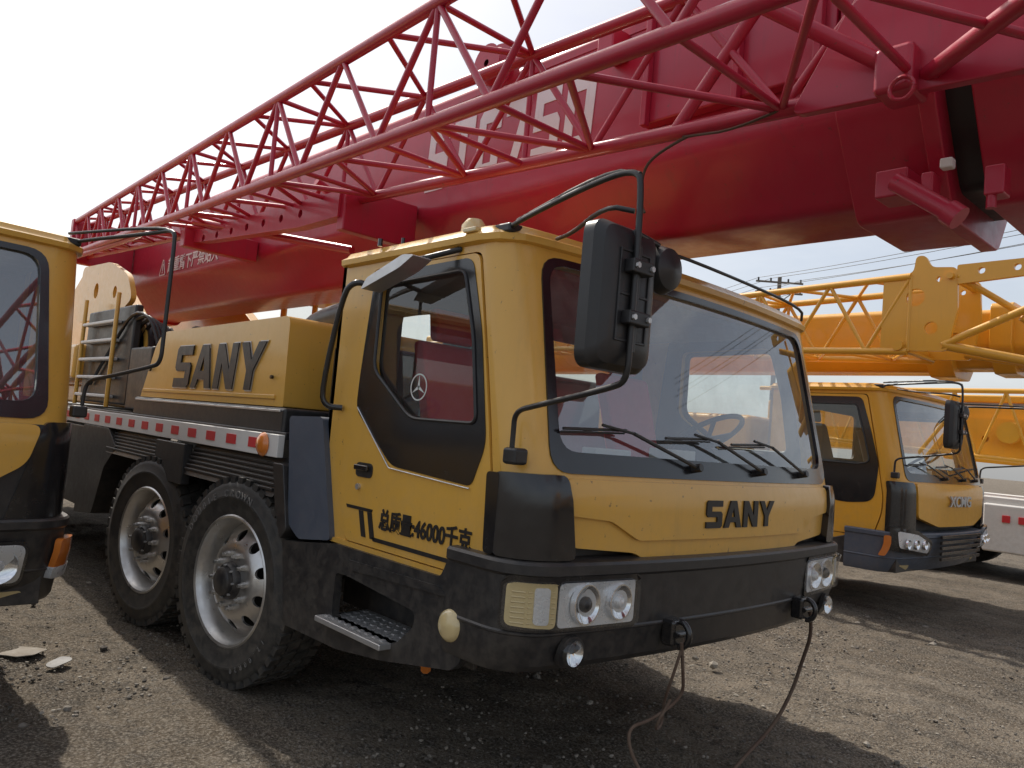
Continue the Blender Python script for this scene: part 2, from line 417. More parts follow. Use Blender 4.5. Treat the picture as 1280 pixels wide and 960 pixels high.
    def ring(off, z, xr):
        L = []
        for i in range(-16, 17):
            s = SEND*i/16; L.append(cabF(s, 2.27, off)); L[-1] = (L[-1][0], L[-1][1], z)
        hwx = HW+off
        L += [(x, hwx, z) for x in (-2.6, -2.9, -3.2, xr+.06)]+[(xr, hwx-.06, z), (xr, 0, z), (xr, -hwx+.06, z)]+[(x, -hwx, z) for x in (xr+.06, -3.2, -2.9, -2.6)]
        return L
    for off, z, xr in ((.0, 2.235, -3.38), (.028, 2.245, -3.41), (.032, 2.27, -3.41), (.012, 2.285, -3.39), (.0, 2.305, -3.38), (-.05, 2.322, -3.33), (-.3, 2.335, -3.1)):
        rings.append(ring(off, z, xr))
    n = len(rings[0]); V = [p for r in rings for p in r]
    Fa = [(i*n+k, i*n+(k+1) % n, (i+1)*n+(k+1) % n, (i+1)*n+k) for i in range(len(rings)-1) for k in range(n)]
    Fa += [tuple(range(n)), tuple((len(rings)-1)*n+k for k in range(n))]
    add_mesh('roof', V, Fa, P, T, 0, angle=28)
    rw = rounded([(-.9, 1.55), (.9, 1.55), (.9, 2.1), (-.9, 2.1)], .08)
    skin('cab_back_wall', [(-HW, .93), (HW, .93), (HW, 2.25), (-HW, 2.25)], [rw], lambda u, v, o: (-3.37-o, u, v), 0, -.03, 'trim', T, step=.3)
    skin('rear_glass', rw, [], lambda u, v, o: (-3.36, u, v), 0, None, 'glass', T, step=.5)
    box('cab_floor', (-3.34, -2.1), (-1.22, 1.22), (.92, .96), 'trim', T)
    box('engine_tunnel', (-3.3, -2.3), (-.35, .35), (.96, 1.3), 'trim', T, .04)
    box('headliner', (-3.33, -2.35), (-1.2, 1.2), (2.20, 2.232), 'trim', T)
    prism('dashboard', rounded([(-1.98, 1.0), (-1.98, 1.40), (-2.12, 1.44), (-2.32, 1.42), (-2.42, 1.33), (-2.35, 1.0)], .04), 'y', -1.18, 1.18, 'plast', T, .01)
    prism('instrument_binnacle', rounded([(-2.18, 1.43), (-2.22, 1.52), (-2.34, 1.50), (-2.38, 1.40)], .03), 'y', .38, .94, 'plast', T, .02)
    boxes('dash_clutter', [((-2.2, -2.12), (-.7, -.45), (1.44, 1.47)), ((-2.28, -2.14), (-.1, .1), (1.43, 1.49))], 'white', T, .006)
    c = Vector((-2.46, .70, 1.58)); ax = Vector((-.55, 0, .83)).normalized(); a, b = frame_of(ax)
    pts = [c+a*.22*math.cos(t)+b*.22*math.sin(t) for t in [2*math.pi*i/28 for i in range(29)]]
    pipe('steering_wheel', pts, .015, 'plast', T, it=0)
    tubes('steering_spokes', [(c-ax*.02, c+a*.21*math.cos(t)+b*.21*math.sin(t), .013) for t in (.2, 2.3, 4.4)]+[(c-ax*.03, c-ax*.28, .025)], 'plast', T)
    for yc in (-.72, .72):
        sm = 'seat' if A else 'trim'
        prism('seat_cushion', rounded([(-3.05, 1.28), (-2.58, 1.30), (-2.56, 1.38), (-3.05, 1.42)], .04), 'y', yc-.24, yc+.24, sm, T, .03)
        prism('seat_backrest', rounded([(-3.0, 1.36), (-2.92, 1.36), (-3.08, 1.92), (-3.17, 1.92)], .04), 'y', yc-.23, yc+.23, sm, T, .03)
        prism('headrest', rounded([(-3.09, 1.93), (-3.16, 1.93), (-3.19, 2.10), (-3.12, 2.10)], .03), 'y', yc-.13, yc+.13, sm, T, .02)
        box('seat_base', (-3.0, -2.65), (yc-.18, yc+.18), (.96, 1.28), 'plast', T)

def wipers(T):
    segs = []
    for (y0, y1, yp) in ((-1.10, -.76, -.32), (-.52, -.18, .24), (-.02, .33, .74)):
        a = Vector(cabF(y0, 1.535, .03)); b = Vector(cabF(y1, 1.550, .03)); p = Vector(cabF(yp, 1.42, .035)); e = Vector(cabF((y0+y1)/2+.02, 1.562, .045))
        segs += [(a, b, .006), (a+Vector((-.01, 0, -.012)), b+Vector((-.01, 0, -.012)), .004), (p, Vector(cabF(y1+.02, 1.54, .05)), .008), (Vector(cabF(y1+.02, 1.54, .05)), e, .006),
                 (p+Vector((-.05, 0, -.01)), p+Vector((.015, 0, .005)), .018)]
    tubes('wipers', segs, 'plast', T, n=6)

def bumper(T, style):
    A = style == 'a'
    z0 = .655 if A else .47; z1 = 1.055 if A else (.87 if style == 'b' else .90)
    dz = z1-1.055
    prof = [(-.06, z0-.0), (-.012, z0+.005), (0, z0+.03), (.0, .795+dz), (.006, .80+dz), (.006, .806+dz), (0, .812+dz), (.0, 1.0+dz), (.014, 1.012+dz), (.014, 1.045+dz), (.004, z1), (-.10, z1+.006)]
    V = []; Fa = []; K = 72; m = len(prof)
    cols = []
    for i in range(K+1):
        s = -BEND+2*BEND*i/K; cols.append([bumpF(s, z, o)[:2]+(z,) for o, z in prof])
    xb = -2.30 if A else -2.45
    first = [(xb, p[1], p[2]) for p in cols[0]]; last = [(xb, p[1], p[2]) for p in cols[-1]]
    cols = [first]+cols+[last]
    for c in cols: V += c
    for i in range(len(cols)-1):
        Fa += [(i*m+k, i*m+k+1, (i+1)*m+k+1, (i+1)*m+k) for k in range(m-1)]
    add_mesh('bumper', V, Fa, 'slate' if style == 'b' else 'plast', T, 0, angle=30)
    box('bumper_core', (-2.25, -1.98), (-1.22, 1.22), (z0+.01, z1-.01), 'plast', T)

def headlight(T, sg, z0=.815, z1=.995, ya=.73, yb=1.335):
    def f(u, v, o=0): return bumpF(sg*u, v, o)
    o = rounded([(ya, z0), (yb, z0+.012), (yb, z1), (ya, z1)], .03)
    skin('headlamp_bezel', [(p[0]+(.012 if p[0] > (ya+yb)/2 else -.012), p[1]+(.012 if p[1] > (z0+z1)/2 else -.012)) for p in o], [], f, .010, 0, 'black', T, step=.06)
    cut = ya+(yb-ya)*.66
    skin('headlamp_reflector', rounded([(ya+.01, z0+.01), (cut, z0+.01), (cut, z1-.01), (ya+.01, z1-.01)], .02), [], f, .014, .008, 'refl', T, step=.05)
    skin('turn_signal', rounded([(cut+.012, z0+.01), (yb-.01, z0+.02), (yb-.01, z1-.01), (cut+.012, z1-.01)], .025), [], f, .016, .008, 'cream', T, step=.04)
    skin('turn_signal_reflector', rounded([(cut+.045, z0+.025), (cut+.10, z0+.028), (cut+.10, z1-.025), (cut+.045, z1-.025)], .015), [], f, .022, .01, 'refl', T, step=.04)
    rb = []
    for k in range(7):
        zz = z0+.03+k*(z1-z0-.055)/7
        rb.append((f(cut+.022, zz, .017), f(cut+.12, zz, .017), .003)); rb.append((f(cut+.13, zz, .017), f(yb-.03, zz, .017), .003))
    tubes('lens_ribs', rb, 'cream', T, n=5)
    for u, r in ((ya+.10, .062), (ya+.275, .068)):
        p = f(u, (z0+z1)/2, .008)
        lathe('lamp_bowl', [(.01, -.004), (r*.45, .0), (r*.8, .010), (r, .022), (r*1.08, .022), (r*1.1, .0)], 'chrome', T, p, 'x', 28)
        lathe('lamp_bulb', [(r*.42, 0), (r*.42, .016), (r*.3, .026), (0, .03)], 'plast' if u > ya+.2 else 'refl', T, p, 'x', 20)
    skin('headlamp_lens', rounded([(ya+.004, z0+.004), (yb-.004, z0+.014), (yb-.004, z1-.004), (ya+.004, z1-.004)], .025), [], f, .036, None, 'lens', T, step=.05)

def mirror(T, sg, head=True):
    s = sg
    def q(x, y, z): return (x, s*y, z)
    mx, my = -1.47, 1.45
    if head:
        pts = rounded([(my-.130, 1.72), (my+.130, 1.72), (my+.130, 2.13), (my-.130, 2.13)], .05, 6)
        V = []; Fa = []; lay = [(-.035, .0), (-.03, .012), (.01, .012), (.04, -.004), (.055, -.03), (.059, -.06)]
        cy, cz = my, 1.925
        for dx, off in lay:
            for p in pts:
                ky = (abs(p[0]-cy)+off)/abs(p[0]-cy) if abs(p[0]-cy) > 1e-4 else 1
                kz = (abs(p[1]-cz)+off)/abs(p[1]-cz) if abs(p[1]-cz) > 1e-4 else 1
                V.append((mx+dx, s*(cy+(p[0]-cy)*ky), cz+(p[1]-cz)*kz))
        n = len(pts)
        for i in range(len(lay)-1): Fa += [(i*n+k, i*n+(k+1) % n, (i+1)*n+(k+1) % n, (i+1)*n+k) for k in range(n)]
        Fa += [tuple(range(n)), tuple((len(lay)-1)*n+k for k in range(n))]
        add_mesh('mirror_housing', V, Fa, 'plast', T, 0, angle=25)
        boxes('mirror_housing_ribs', [((mx+.056, mx+.064), sorted((s*(my+d-.004), s*(my+d+.004))), (1.79, 2.06)) for d in (-.07, .07)]+[((mx+.056, mx+.063), sorted((s*(my-.07), s*(my+.07))), (z, z+.008)) for z in (1.79, 1.925, 2.052)], 'plast', T, .002)
        skin('mirror_glass', [(s*p[0], p[1]) for p in pts], [], lambda u, v, o: (mx-.037, u, v), 0, None, 'chrome', T, step=.3)
        boxes('mirror_clamps', [((mx+.058, mx+.095), sorted((s*(my-.05), s*(my+.05))), (z, z+.04)) for z in (1.84, 1.99)]+[((mx+.058, mx+.075), sorted((s*(my-.012), s*(my+.012))), (1.76, 2.08))], 'plast', T, .005)
        tubes('mirror_clamp_bolts', [(q(mx+.09, my+dy, z), q(mx+.103, my+dy, z), .009) for z in (1.86, 2.01) for dy in (-.035, .035)], 'steel', T, n=6)
        lathe('convex_mirror', [(0, -.02), (.07, -.02), (.078, 0), (.065, .035), (.03, .05), (0, .053)], 'plast', T, q(-1.46, my-.20, 2.05), 'x', 24)
        tubes('convex_arm', [(q(-1.42, my, 2.12), q(-1.45, my-.16, 2.12), .009)], 'plast', T)
    pipe('mirror_arm', [q(-2.24, 1.22, 2.28), q(-2.2, 1.24, 2.30), q(-1.62, 1.43, 2.31), q(-1.42, 1.46, 2.31), q(-1.40, 1.46, 2.24), q(-1.40, 1.46, 1.80), q(-1.40, 1.46, 1.68), q(-1.47, 1.44, 1.66), q(-1.86, 1.36, 1.60), q(-2.0, 1.32, 1.58), q(-2.01, 1.31, 1.50), q(-2.01, 1.31, 1.42)], .010, 'plast', T, it=3)
    if head: pipe('mirror_stay', [q(-2.12, 1.05, 2.28), q(-1.9, 1.2, 2.24), q(-1.5, 1.5, 2.20), q(-1.42, 1.46, 2.18)], .008, 'plast', T, it=2)
    pipe('mirror_stay_upper', [q(-2.2, 1.2, 2.33), q(-1.55, 1.44, 2.335), q(-1.41, 1.46, 2.29)], .008, 'plast', T, it=2)
    boxes('mirror_bracket', [((-2.04, -1.97), sorted((s*1.26, s*1.33)), (1.39, 1.45)), ((-2.28, -2.18), sorted((s*1.17, s*1.26)), (2.27, 2.31))], 'plast', T, .012)

# ------------------------------------------------------------------ boom + jib
def boom(T, mat, x0, x1, yc, hw, zb, zc, zt):
    sec = [(yc-hw, zc), (yc-hw, zt-.04), (yc-hw+.04, zt), (yc+hw-.04, zt), (yc+hw, zt-.04), (yc+hw, zc), (yc+hw*.50, zb), (yc-hw*.50, zb)]
    prism('boom_base_section', rounded(sec, .05), 'x', x0, x1, mat, T, .006)
    return sec
def scaled(sec, yc, zm, k): return [(yc+(p[0]-yc)*k, zm+(p[1]-zm)*k) for p in sec]

def jib(T, mat, yN, yF, zB, zT, xs, rc=.034, rb=.017, name='lattice_jib'):
    P = lambda x, k: Vector((x, (yN if k in 'ab' else yF)(x), (zT if k in 'ad' else zB)(x)))
    ch = []
    for k in 'abcd':
        for a, b in zip(xs, xs[1:]): ch.append((P(a, k), P(b, k), rc))
    tubes(name+'_chords', ch, mat, T, n=8)
    br = []
    for i, (a, b) in enumerate(zip(xs, xs[1:])):
        m = (a+b)/2
        for (u, v) in (('a', 'b'), ('d', 'c')):
            br += [(P(a, u), P(m, v), rb*1.1), (P(m, v), P(b, u), rb*1.1)]
        br += [(P(a, 'b'), P(m, 'c'), rb), (P(m, 'c'), P(b, 'b'), rb), (P(a, 'd'), P(m, 'a'), rb), (P(m, 'a'), P(b, 'd'), rb)]
        if i % 2 == 0:
            br += [(P(a, 'a'), P(a, 'b'), rb), (P(a, 'c'), P(a, 'd'), rb), (P(a, 'a'), P(a, 'd'), rb), (P(a, 'b'), P(a, 'c'), rb)]
        br += [(P(m, 'b'), P(m, 'c'), rb)]
    tubes(name+'_braces', br, mat, T, n=8)
    return P

# ================================================================== main crane
T = empty('truck_crane', (0, 3.149, 0)); T.scale = (1, .96, 1)
cab(T, 'yellow', 'a')
wipers(T)
bumper(T, 'a')
for sg in (-1, 1): headlight(T, sg)
mirror(T, -1)
fp = rounded([(-1.10, 1.355), (1.10, 1.355), (1.06, 1.10), (.70, 1.075), (.60, 1.03), (-.60, 1.03), (-.70, 1.075), (-1.04, 1.10)], .03)
skin('front_panel', fp, [], cabF, .0, -.03, 'yellow', T, step=.07)
up = rounded([(-1.09, 1.352), (1.09, 1.352), (1.085, 1.22), (.86, 1.20), (.70, 1.125), (-.70, 1.125), (-.86, 1.20), (-1.085, 1.22)], .025)
skin('front_panel_raised', up, [], cabF, .018, .002, 'yellow', T, step=.07)
for sg in (-1, 1):
    f = lambda u, v, o=0, sg=sg: cabF(sg*u, v, o)
    skin('corner_deflector', rounded([(1.10, 1.365), (SEND-.002, 1.36), (SEND-.002, 1.06), (1.05, 1.06)], .03), [], f, .035, -.03, 'black', T, step=.05)
    skin('deflector_side', rounded([(-2.14, 1.355), (-2.07, 1.355), (-2.07, 1.06), (-2.125, 1.06)], .02), [], sideF(sg), .035, -.02, 'black', T, step=.1)
    skin('cab_sill', [(-3.34, .925), (-2.12, .925), (-2.12, .945), (-3.34, .945)], [], sideF(sg), .012, -.03, 'yellow', T, step=.3)
word('front_nameplate', 'SANY', -.27, 1.17, .60, .118, cabF, .026, .019, 'ink', T)
box('cowl_filler', (-2.15, -1.96), (-1.15, 1.15), (1.0, 1.36), 'plast', T)
f = sideF(-1)
def quad(name, pts, o0, o1, mat): skin(name, pts, [], f, o0, o1, mat, T, step=.3)
text('mass_lettering', '总质量:46000千克', .094, 'ink', T, (-2.84, -(HW+.0105), 1.045), (math.radians(90), 0, 0), sx=.86, ext=.0015, bold=.0026)
for d in (0, .07):
    quad('decal_bar', [(-3.01+d, 1.097), (-2.975+d, 1.097), (-2.935+d, .985), (-2.97+d, .985)], .0105, .008, 'ink')
quad('decal_bar', [(-3.12, 1.112), (-2.90, 1.112), (-2.905, 1.098), (-3.11, 1.098)], .0105, .008, 'ink')
quad('decal_bar', [(-2.88, .995), (-2.14, .995), (-2.14, .978), (-2.875, .978)], .0105, .008, 'ink')
cx, cz = -2.66, 1.66
fg = lambda u, v, o: (u, -(HW-.004+o), v)
skin('window_sticker', circ(cx, cz, .058, 32), [circ(cx, cz, .052, 32)], fg, .002, .0005, 'white', T, step=.05)
for k in range(3):
    a = math.pi/2+k*2*math.pi/3
    p = lambda r, da: (cx+r*math.cos(a+da), cz+r*math.sin(a+da))
    skin('window_sticker_blade', [p(.008, math.pi/2), p(.05, 0), p(.008, -math.pi/2), p(.004, math.pi)], [], fg, .002, .0005, 'white', T, step=.05)
for sg in (-1, 1):
    s = sg
    g = lambda u, v, o, s=s: (u, s*(1.30+o), v)
    body = rounded([(-2.20, 1.045, .02), (-2.20, .64), (-2.25, .60), (-2.70, .515), (-3.05, .47), (-3.56, .46), (-3.66, .86), (-3.5, .875), (-3.14, .925), (-2.36, .925), (-2.30, 1.045)], .02)
    pocket = rounded([(-3.12, .60), (-2.62, .60), (-2.50, .70), (-2.50, .76), (-3.0, .80), (-3.12, .80)], .03)
    skin('lower_side_body', body, [pocket], g, 0, -.04, 'plast', T, step=.15)
    skin('lower_side_crease', rounded([(-3.02, .875), (-2.36, .89), (-2.30, .86), (-2.98, .835)], .01), [], g, .008, 0, 'plast', T, step=.2)
    ys = lambda a, b: sorted((s*a, s*b))
    box('step_pocket_back', (-3.2, -2.4), ys(1.02, 1.04), (.52, .9), 'plast', T)
    box('step_pocket_top', (-3.15, -2.45), ys(1.03, 1.27), (.80, .83), 'plast', T)
    box('step_plate', (-3.17, -2.64), ys(1.06, 1.36), (.575, .60), 'steel', T, .005)
    lug = []
    for i in range(9):
        for j in range(5):
            lug.append(((-3.14+i*.055, -3.14+i*.055+.022), ys(1.09+j*.052, 1.09+j*.052+.022), (.60, .604)))
    boxes('step_studs', lug, 'steel', T, 0)
    gg = lambda u, v, o, s=s: (u, s*(1.27+o), v)
    skin('side_slate_panel', rounded([(-3.72, 1.49), (-3.38, 1.50), (-3.20, .93), (-3.50, .89), (-3.62, .95)], .03), [], gg, .03, -.3, 'slate', T, step=.3)
    lathe('side_marker', [(.0, s*.045), (.04, s*.04), (.058, s*.025), (.064, 0)], 'cream', T, (-2.26, s*1.30, .765), 'y', 24)
    skin('fog_lamp_bezel', circ(1.05, .735, .058, 24), [], lambda u, v, o, s=s: bumpF(s*u, v, o), .02, 0, 'plast', T, step=.05)
    lathe('fog_lamp', [(.0, .035), (.03, .032), (.044, .02), (.048, .0)], 'lens', T, bumpF(s*1.05, .735, .015), 'x', 24)
    lathe('fog_reflector', [(.0, .0), (.03, .01), (.046, .022)], 'chrome', T, bumpF(s*1.05, .735, .012), 'x', 24)
box('cab_underbody', (-3.5, -2.2), (-1.0, 1.0), (.56, .92), 'plast', T)
for yy in (-.50, .62):
    x = -1.80
    boxes('tow_hook_bracket', [((x-.04, x+.025), (yy-.045, yy+.045), (.715, .82))], 'black', T, .015)
    pts = [Vector((x+.025+.045*math.sin(t), yy, .765+.05*math.cos(t))) for t in [i*math.pi/10 for i in range(11)]]
    pipe('tow_hook', pts, .013, 'black', T, it=1)
    tubes('tow_pin', [((x+.03, yy-.04, .765), (x+.03, yy+.04, .765), .012)], 'black', T)
Y0 = -3.2
pipe('tow_wire', [(-1.75, 2.68+Y0, .74), (-1.76, 2.72+Y0, .62), (-1.80, 2.80+Y0, .50), (-1.84, 2.64+Y0, .42), (-1.86, 2.50+Y0, .41), (-1.82, 2.52+Y0, .28), (-1.74, 2.66+Y0, .12), (-1.66, 2.72+Y0, .02)], .007, 'rope', T, it=3)
pipe('tow_wire_loop', [(-1.75, 2.70+Y0, .75), (-1.77, 2.66+Y0, .6), (-1.84, 2.72+Y0, .48), (-1.88, 2.78+Y0, .36), (-1.80, 2.60+Y0, .40), (-1.77, 2.66+Y0, .52)], .006, 'rope', T, it=3)
pipe('tow_wire_long', [(-1.77, 3.85+Y0, .76), (-1.80, 3.95+Y0, .62), (-1.86, 4.0+Y0, .48), (-1.90, 4.0+Y0, .32), (-1.93, 3.88+Y0, .15), (-1.97, 3.66+Y0, .02), (-1.92, 3.45+Y0, .012)], .009, 'rope', T, it=3)
lathe('roof_beacon', [(.075, 0), (.075, .012), (.06, .02), (.056, .06), (.035, .088), (0, .096)], 'cream', T, (-2.55, -1.13, 2.31), 'z', 24)
pipe('roof_rail', [(-2.02, -.6, 2.30), (-2.0, -.55, 2.345), (-2.03, .2, 2.35), (-2.08, 1.0, 2.345), (-2.12, 1.08, 2.29)], .008, 'plast', T)
box('roof_lamp', (-2.42, -2.34), (-1.30, -1.24), (2.285, 2.305), 'cream', T)
tubes('gutter_clips', [((-3.05, -1.28, 2.31), (-3.05, -1.28, 2.345), .012), ((-2.95, -1.22, 2.31), (-2.95, -1.22, 2.35), .009)], 'black', T)
pipe('grab_rail', [(-3.10, -1.28, 2.13), (-3.13, -1.35, 2.14), (-3.19, -1.37, 2.08), (-3.30, -1.37, 1.62), (-3.28, -1.35, 1.55), (-3.24, -1.28, 1.55)], .015, 'black', T, it=2)
prism('kerb_mirror', rounded([(-2.90, 2.06), (-2.62, 2.13), (-2.52, 2.175), (-2.60, 2.185), (-2.86, 2.11)], .02), 'y', -1.46, -1.36, 'steel', T, .012)
tubes('kerb_mirror_arm', [((-2.6, -1.40, 2.17), (-2.45, -1.27, 2.23), .012), ((-2.85, -1.38, 2.10), (-2.85, -1.27, 2.12), .010)], 'plast', T)
# chassis
box('chassis_rail', (-12.0, -2.3), (-.5, -.38), (.62, .95), 'plast', T)
box('chassis_rail', (-12.0, -2.3), (.38, .5), (.62, .95), 'plast', T)
box('chassis_centre', (-11.9, -3.6), (-.37, .37), (.5, 1.0), 'plast', T)
box('deck_plate', (-12.0, -3.80), (-1.27, 1.27), (1.36, 1.40), 'plast', T)
boxes('side_tape_backing', [((-12.0, -3.80), (-1.31, -1.27), (1.265, 1.385)), ((-12.0, -3.80), (1.27, 1.31), (1.265, 1.385))], 'white', T, .004)
tp = []
x = -4.02
while x > -11.8:
    tp.append(((x-.13, x), (-1.314, -1.309), (1.30, 1.355))); x -= .30
boxes('red_reflective_tape', tp, 'redtape', T, 0)
lathe('side_amber_lamp', [(0, -.03), (.04, -.026), (.06, -.012), (.066, 0)], 'amber', T, (-3.96, -1.315, 1.325), 'y', 20)
def fender(xa, xb, z0, z1, s):
    g = lambda u, v, o, s=s: (u, s*(1.24+.09*(1.27-v)/.25+o), v)
    skin('fender_plate', rounded([(xa, z1), (xb, z1), (xb+.0, z0), (xa+.0, z0)], .02), [], g, 0, -.015, 'plast', T, step=.2)
    rb = []
    for i in range(6):
        z = z0+.03+i*(z1-z0-.05)/6
        yy = s*(1.24+.09*(1.27-z)/.25)
        rb.append(((xa+.02, xb-.02), sorted((yy, yy+s*.016)), (z, z+.016)))
    boxes('fender_ribs', rb, 'plast', T, .004)
for s in (-1, 1):
    fender(-5.05, -3.78, 1.06, 1.262, s); fender(-6.75, -5.55, 1.07, 1.262, s)
    ys = lambda a, b: sorted((s*a, s*b))
    box('fender_centre_flap', (-5.56, -5.04), ys(1.27, 1.33), (.99, 1.25), 'plast', T)
    prism('fender_front_cheek', rounded([(-3.82, 1.24), (-3.70, 1.24), (-3.60, .92), (-3.66, .86), (-3.74, 1.0)], .02), 'y', *ys(1.0, 1.32), 'plast', T)
    prism('fender_rear_cheek', rounded([(-7.45, 1.26), (-6.74, 1.26), (-6.50, 1.12), (-6.75, .95), (-6.95, .55), (-7.45, .50)], .03), 'y', *ys(.95, 1.31), 'plast', T)
    box('storage_locker', (-8.9, -7.5), ys(.8, 1.29), (.55, 1.25), 'plast', T, .02)
box('front_axle', (-4.23, -4.07), (-1.0, 1.0), (.46, .60), 'plast', T)
box('second_axle', (-5.63, -5.47), (-1.0, 1.0), (.46, .60), 'plast', T)
tubes('suspension', [((-4.15, sy, .55), (-3.5, sy*.9, .8), .05) for sy in (-.7, .7)]+[((-4.15, sy, .6), (-4.15, sy, .95), .06) for sy in (-.6, .6)]+[((-5.55, sy, .6), (-5.55, sy, .95), .06) for sy in (-.6, .6)], 'plast', T)
tubes('drain_valve', [((-2.9, -.9, .62), (-2.9, -.9, .40), .02), ((-2.9, -.9, .42), (-2.82, -.95, .40), .025)], 'amber', T)
for x in (-4.15, -5.55):
    wheel(T, x, -1.207, -1, math.radians(8), .56); wheel(T, x, 1.207, 1, math.radians(8), .56)
for x in (-9.6, -11.0):
    wheel(T, x, -1.16, -1, 0, .56); wheel(T, x, 1.16, 1, 0, .56)
wl = empty('tire_lettering', (-4.15, -1.207, .565), T, rz=math.radians(8))
def arc_text(s, r, a0, da, size):
    for i, ch in enumerate(s):
        a = math.radians(a0-da*i)
        if ch == ' ': continue
        text('letter', ch, size, 'tireink', wl, (r*math.cos(a), -.1675, r*math.sin(a)), (math.radians(90), -(a-math.pi/2), 0), ext=.002, align='CENTER')
arc_text('DOUBLE CROWN', .455, 150, 7.2, .055)
arc_text('12.00R20', .455, 330, 6.0, .04)

# hood behind cab
hood = rounded([(-6.40, 1.535, .01), (-4.0, 1.535, .01), (-4.02, 2.05, .05), (-6.02, 2.03, .12), (-6.16, 1.95, .08)], .02)
prism('engine_hood', hood, 'y', -1.20, .95, 'yellow', T, .045)
prism('engine_hood_crease', [(-6.33, 1.60), (-4.1, 1.60), (-4.1, 1.575), (-6.36, 1.575)], 'y', -1.21, -1.19, 'yellow', T, .004)
boxes('hood_base', [((-6.36, -3.86), (-1.26, 1.0), (1.385, 1.53))], 'plast', T, .02)
boxes('hood_base_trim', [((-6.30, -3.90), (-1.268, -1.26), (1.505, 1.517))], 'steel', T, .002)
fh = lambda u, v, o: (u, -(1.202+o), v)
word('hood_nameplate_edge', 'SANY', -5.71, 1.612, 1.42, .305, fh, .005, .0, 'steel', T, slant=.12)
word('hood_nameplate', 'SANY', -5.70, 1.62, 1.40, .29, fh, .012, .002, 'ink', T, slant=.12)
tubes('hood_latch', [((-6.2, -1.21, 1.75), (-6.2, -1.225, 1.75), .02), ((-4.15, -1.205, 1.70), (-4.15, -1.22, 1.70), .012)], 'black', T)
pipe('exhaust_stack', [(-5.2, -.45, 2.02), (-4.8, -.6, 2.15), (-3.7, -.65, 2.20), (-3.45, -.65, 2.20)], .085, 'plast', T, it=2, n=16)
lathe('air_intake', [(0, 0), (.14, 0), (.15, .03), (.15, .5), (.13, .55), (0, .55)], 'plast', T, (-3.62, -.2, 1.9), 'z', 28)
box('radiator_pack', (-3.85, -3.5), (-1.0, 1.0), (1.0, 1.9), 'plast', T, .02)
# superstructure
box('turntable', (-10.2, -7.6), (-.9, .9), (1.42, 1.62), 'yellow', T, .03)
sf = rounded([(-11.9, 1.62), (-7.4, 1.62), (-7.3, 2.0), (-8.2, 2.35), (-9.2, 2.9), (-10.3, 3.0), (-11.9, 2.2)], .08)
prism('slewing_frame', sf, 'y', -.75, -.62, 'yellow', T, .01)
prism('slewing_frame_far', sf, 'y', .62, .75, 'yellow', T, .01)
box('winch_housing', (-11.8, -8.7), (-1.15, -.80), (1.66, 2.02), 'yellow', T, .04)
box('ladder_backing', (-8.62, -7.18), (-1.075, -1.0), (1.45, 2.34), 'plast', T, .02)
boxes('ladder_treads', [((-8.5, -7.5), (-1.16, -1.08), (1.50+i*.17, 1.53+i*.17)) for i in range(5)], 'white', T, .01)
tubes('ladder_rails', [((x, -1.14, 1.42), (x, -1.14, 2.45), .02) for x in (-8.52, -7.48)], 'yellow', T)
skin('winch_side_plate', rounded([(-9.3, 2.28), (-7.9, 2.28), (-7.5, 2.42), (-7.7, 2.66), (-8.3, 2.84), (-9.3, 2.88)], .1), [circ(-8.05, 2.52, .06, 20), circ(-8.7, 2.58, .08, 20)], lambda u, v, o: (u, -1.02+o, v), 0, .05, 'yellow', T, step=.3)
lathe('winch_drum', [(0, 0), (.30, 0), (.30, .04), (.22, .05), (.22, .5), (.30, .51), (.30, .55), (0, .55)], 'plast', T, (-7.4, -.95, 1.95), 'y', 28)
lathe('winch_flange', [(.20, -.012), (.27, -.012), (.27, .01), (.20, .01)], 'yellow', T, (-7.4, -.95, 1.95), 'y', 28, closed=True)
box('hydraulic_valve_block', (-7.1, -6.55), (-1.1, -.6), (1.42, 1.95), 'plast', T, .02)
for k in range(7):
    y = -1.1+.05*k
    pipe('hydraulic_hose', [(-8.2+.1*k, y, 1.62), (-7.6+.07*k, y, 2.0), (-7.1, y, 2.30-.03*k), (-6.8-.05*k, y+.1, 2.15), (-6.75, y+.2, 1.5)], .016+.002*(k % 3), 'plast', T, it=2, n=6)
lathe('lift_cylinder', [(0, 0), (.16, 0), (.16, 2.6), (.12, 2.62), (.12, 2.7), (0, 2.7)], 'yellow', T, (-8.6, .1, 1.9), 'x', 24)
prism('operator_cab_lower', rounded([(-8.0, 1.5), (-6.6, 1.5), (-6.45, 2.0), (-8.0, 2.0)], .05), 'y', .75, 1.35, 'yellow', T, .02)
tubes('operator_cab_frame', [((-8.0, y, 2.0), (-8.0, y, 2.75), .035) for y in (.77, 1.33)]+[((-6.47, y, 2.0), (-6.75, y, 2.75), .035) for y in (.77, 1.33)]+[((-7.3, y, 2.0), (-7.3, y, 2.75), .03) for y in (.77, 1.33)], 'yellow', T, n=6)
box('operator_cab_roof', (-8.05, -6.7), (.73, 1.37), (2.74, 2.82), 'yellow', T, .03)
skin('operator_cab_glass', [(-7.97, 2.0), (-6.49, 2.0), (-6.75, 2.74), (-7.97, 2.74)], [], lambda u, v, o: (u, .77+o, v), 0, None, 'glass', T, step=.5)
tubes('deck_guard_rail', [((-7.1, .9, 1.4), (-7.1, .9, 2.2), .02), ((-7.1, .9, 2.2), (-5.4, 1.1, 2.25), .02), ((-5.4, 1.1, 1.4), (-5.4, 1.1, 2.25), .02)], 'yellow', T)

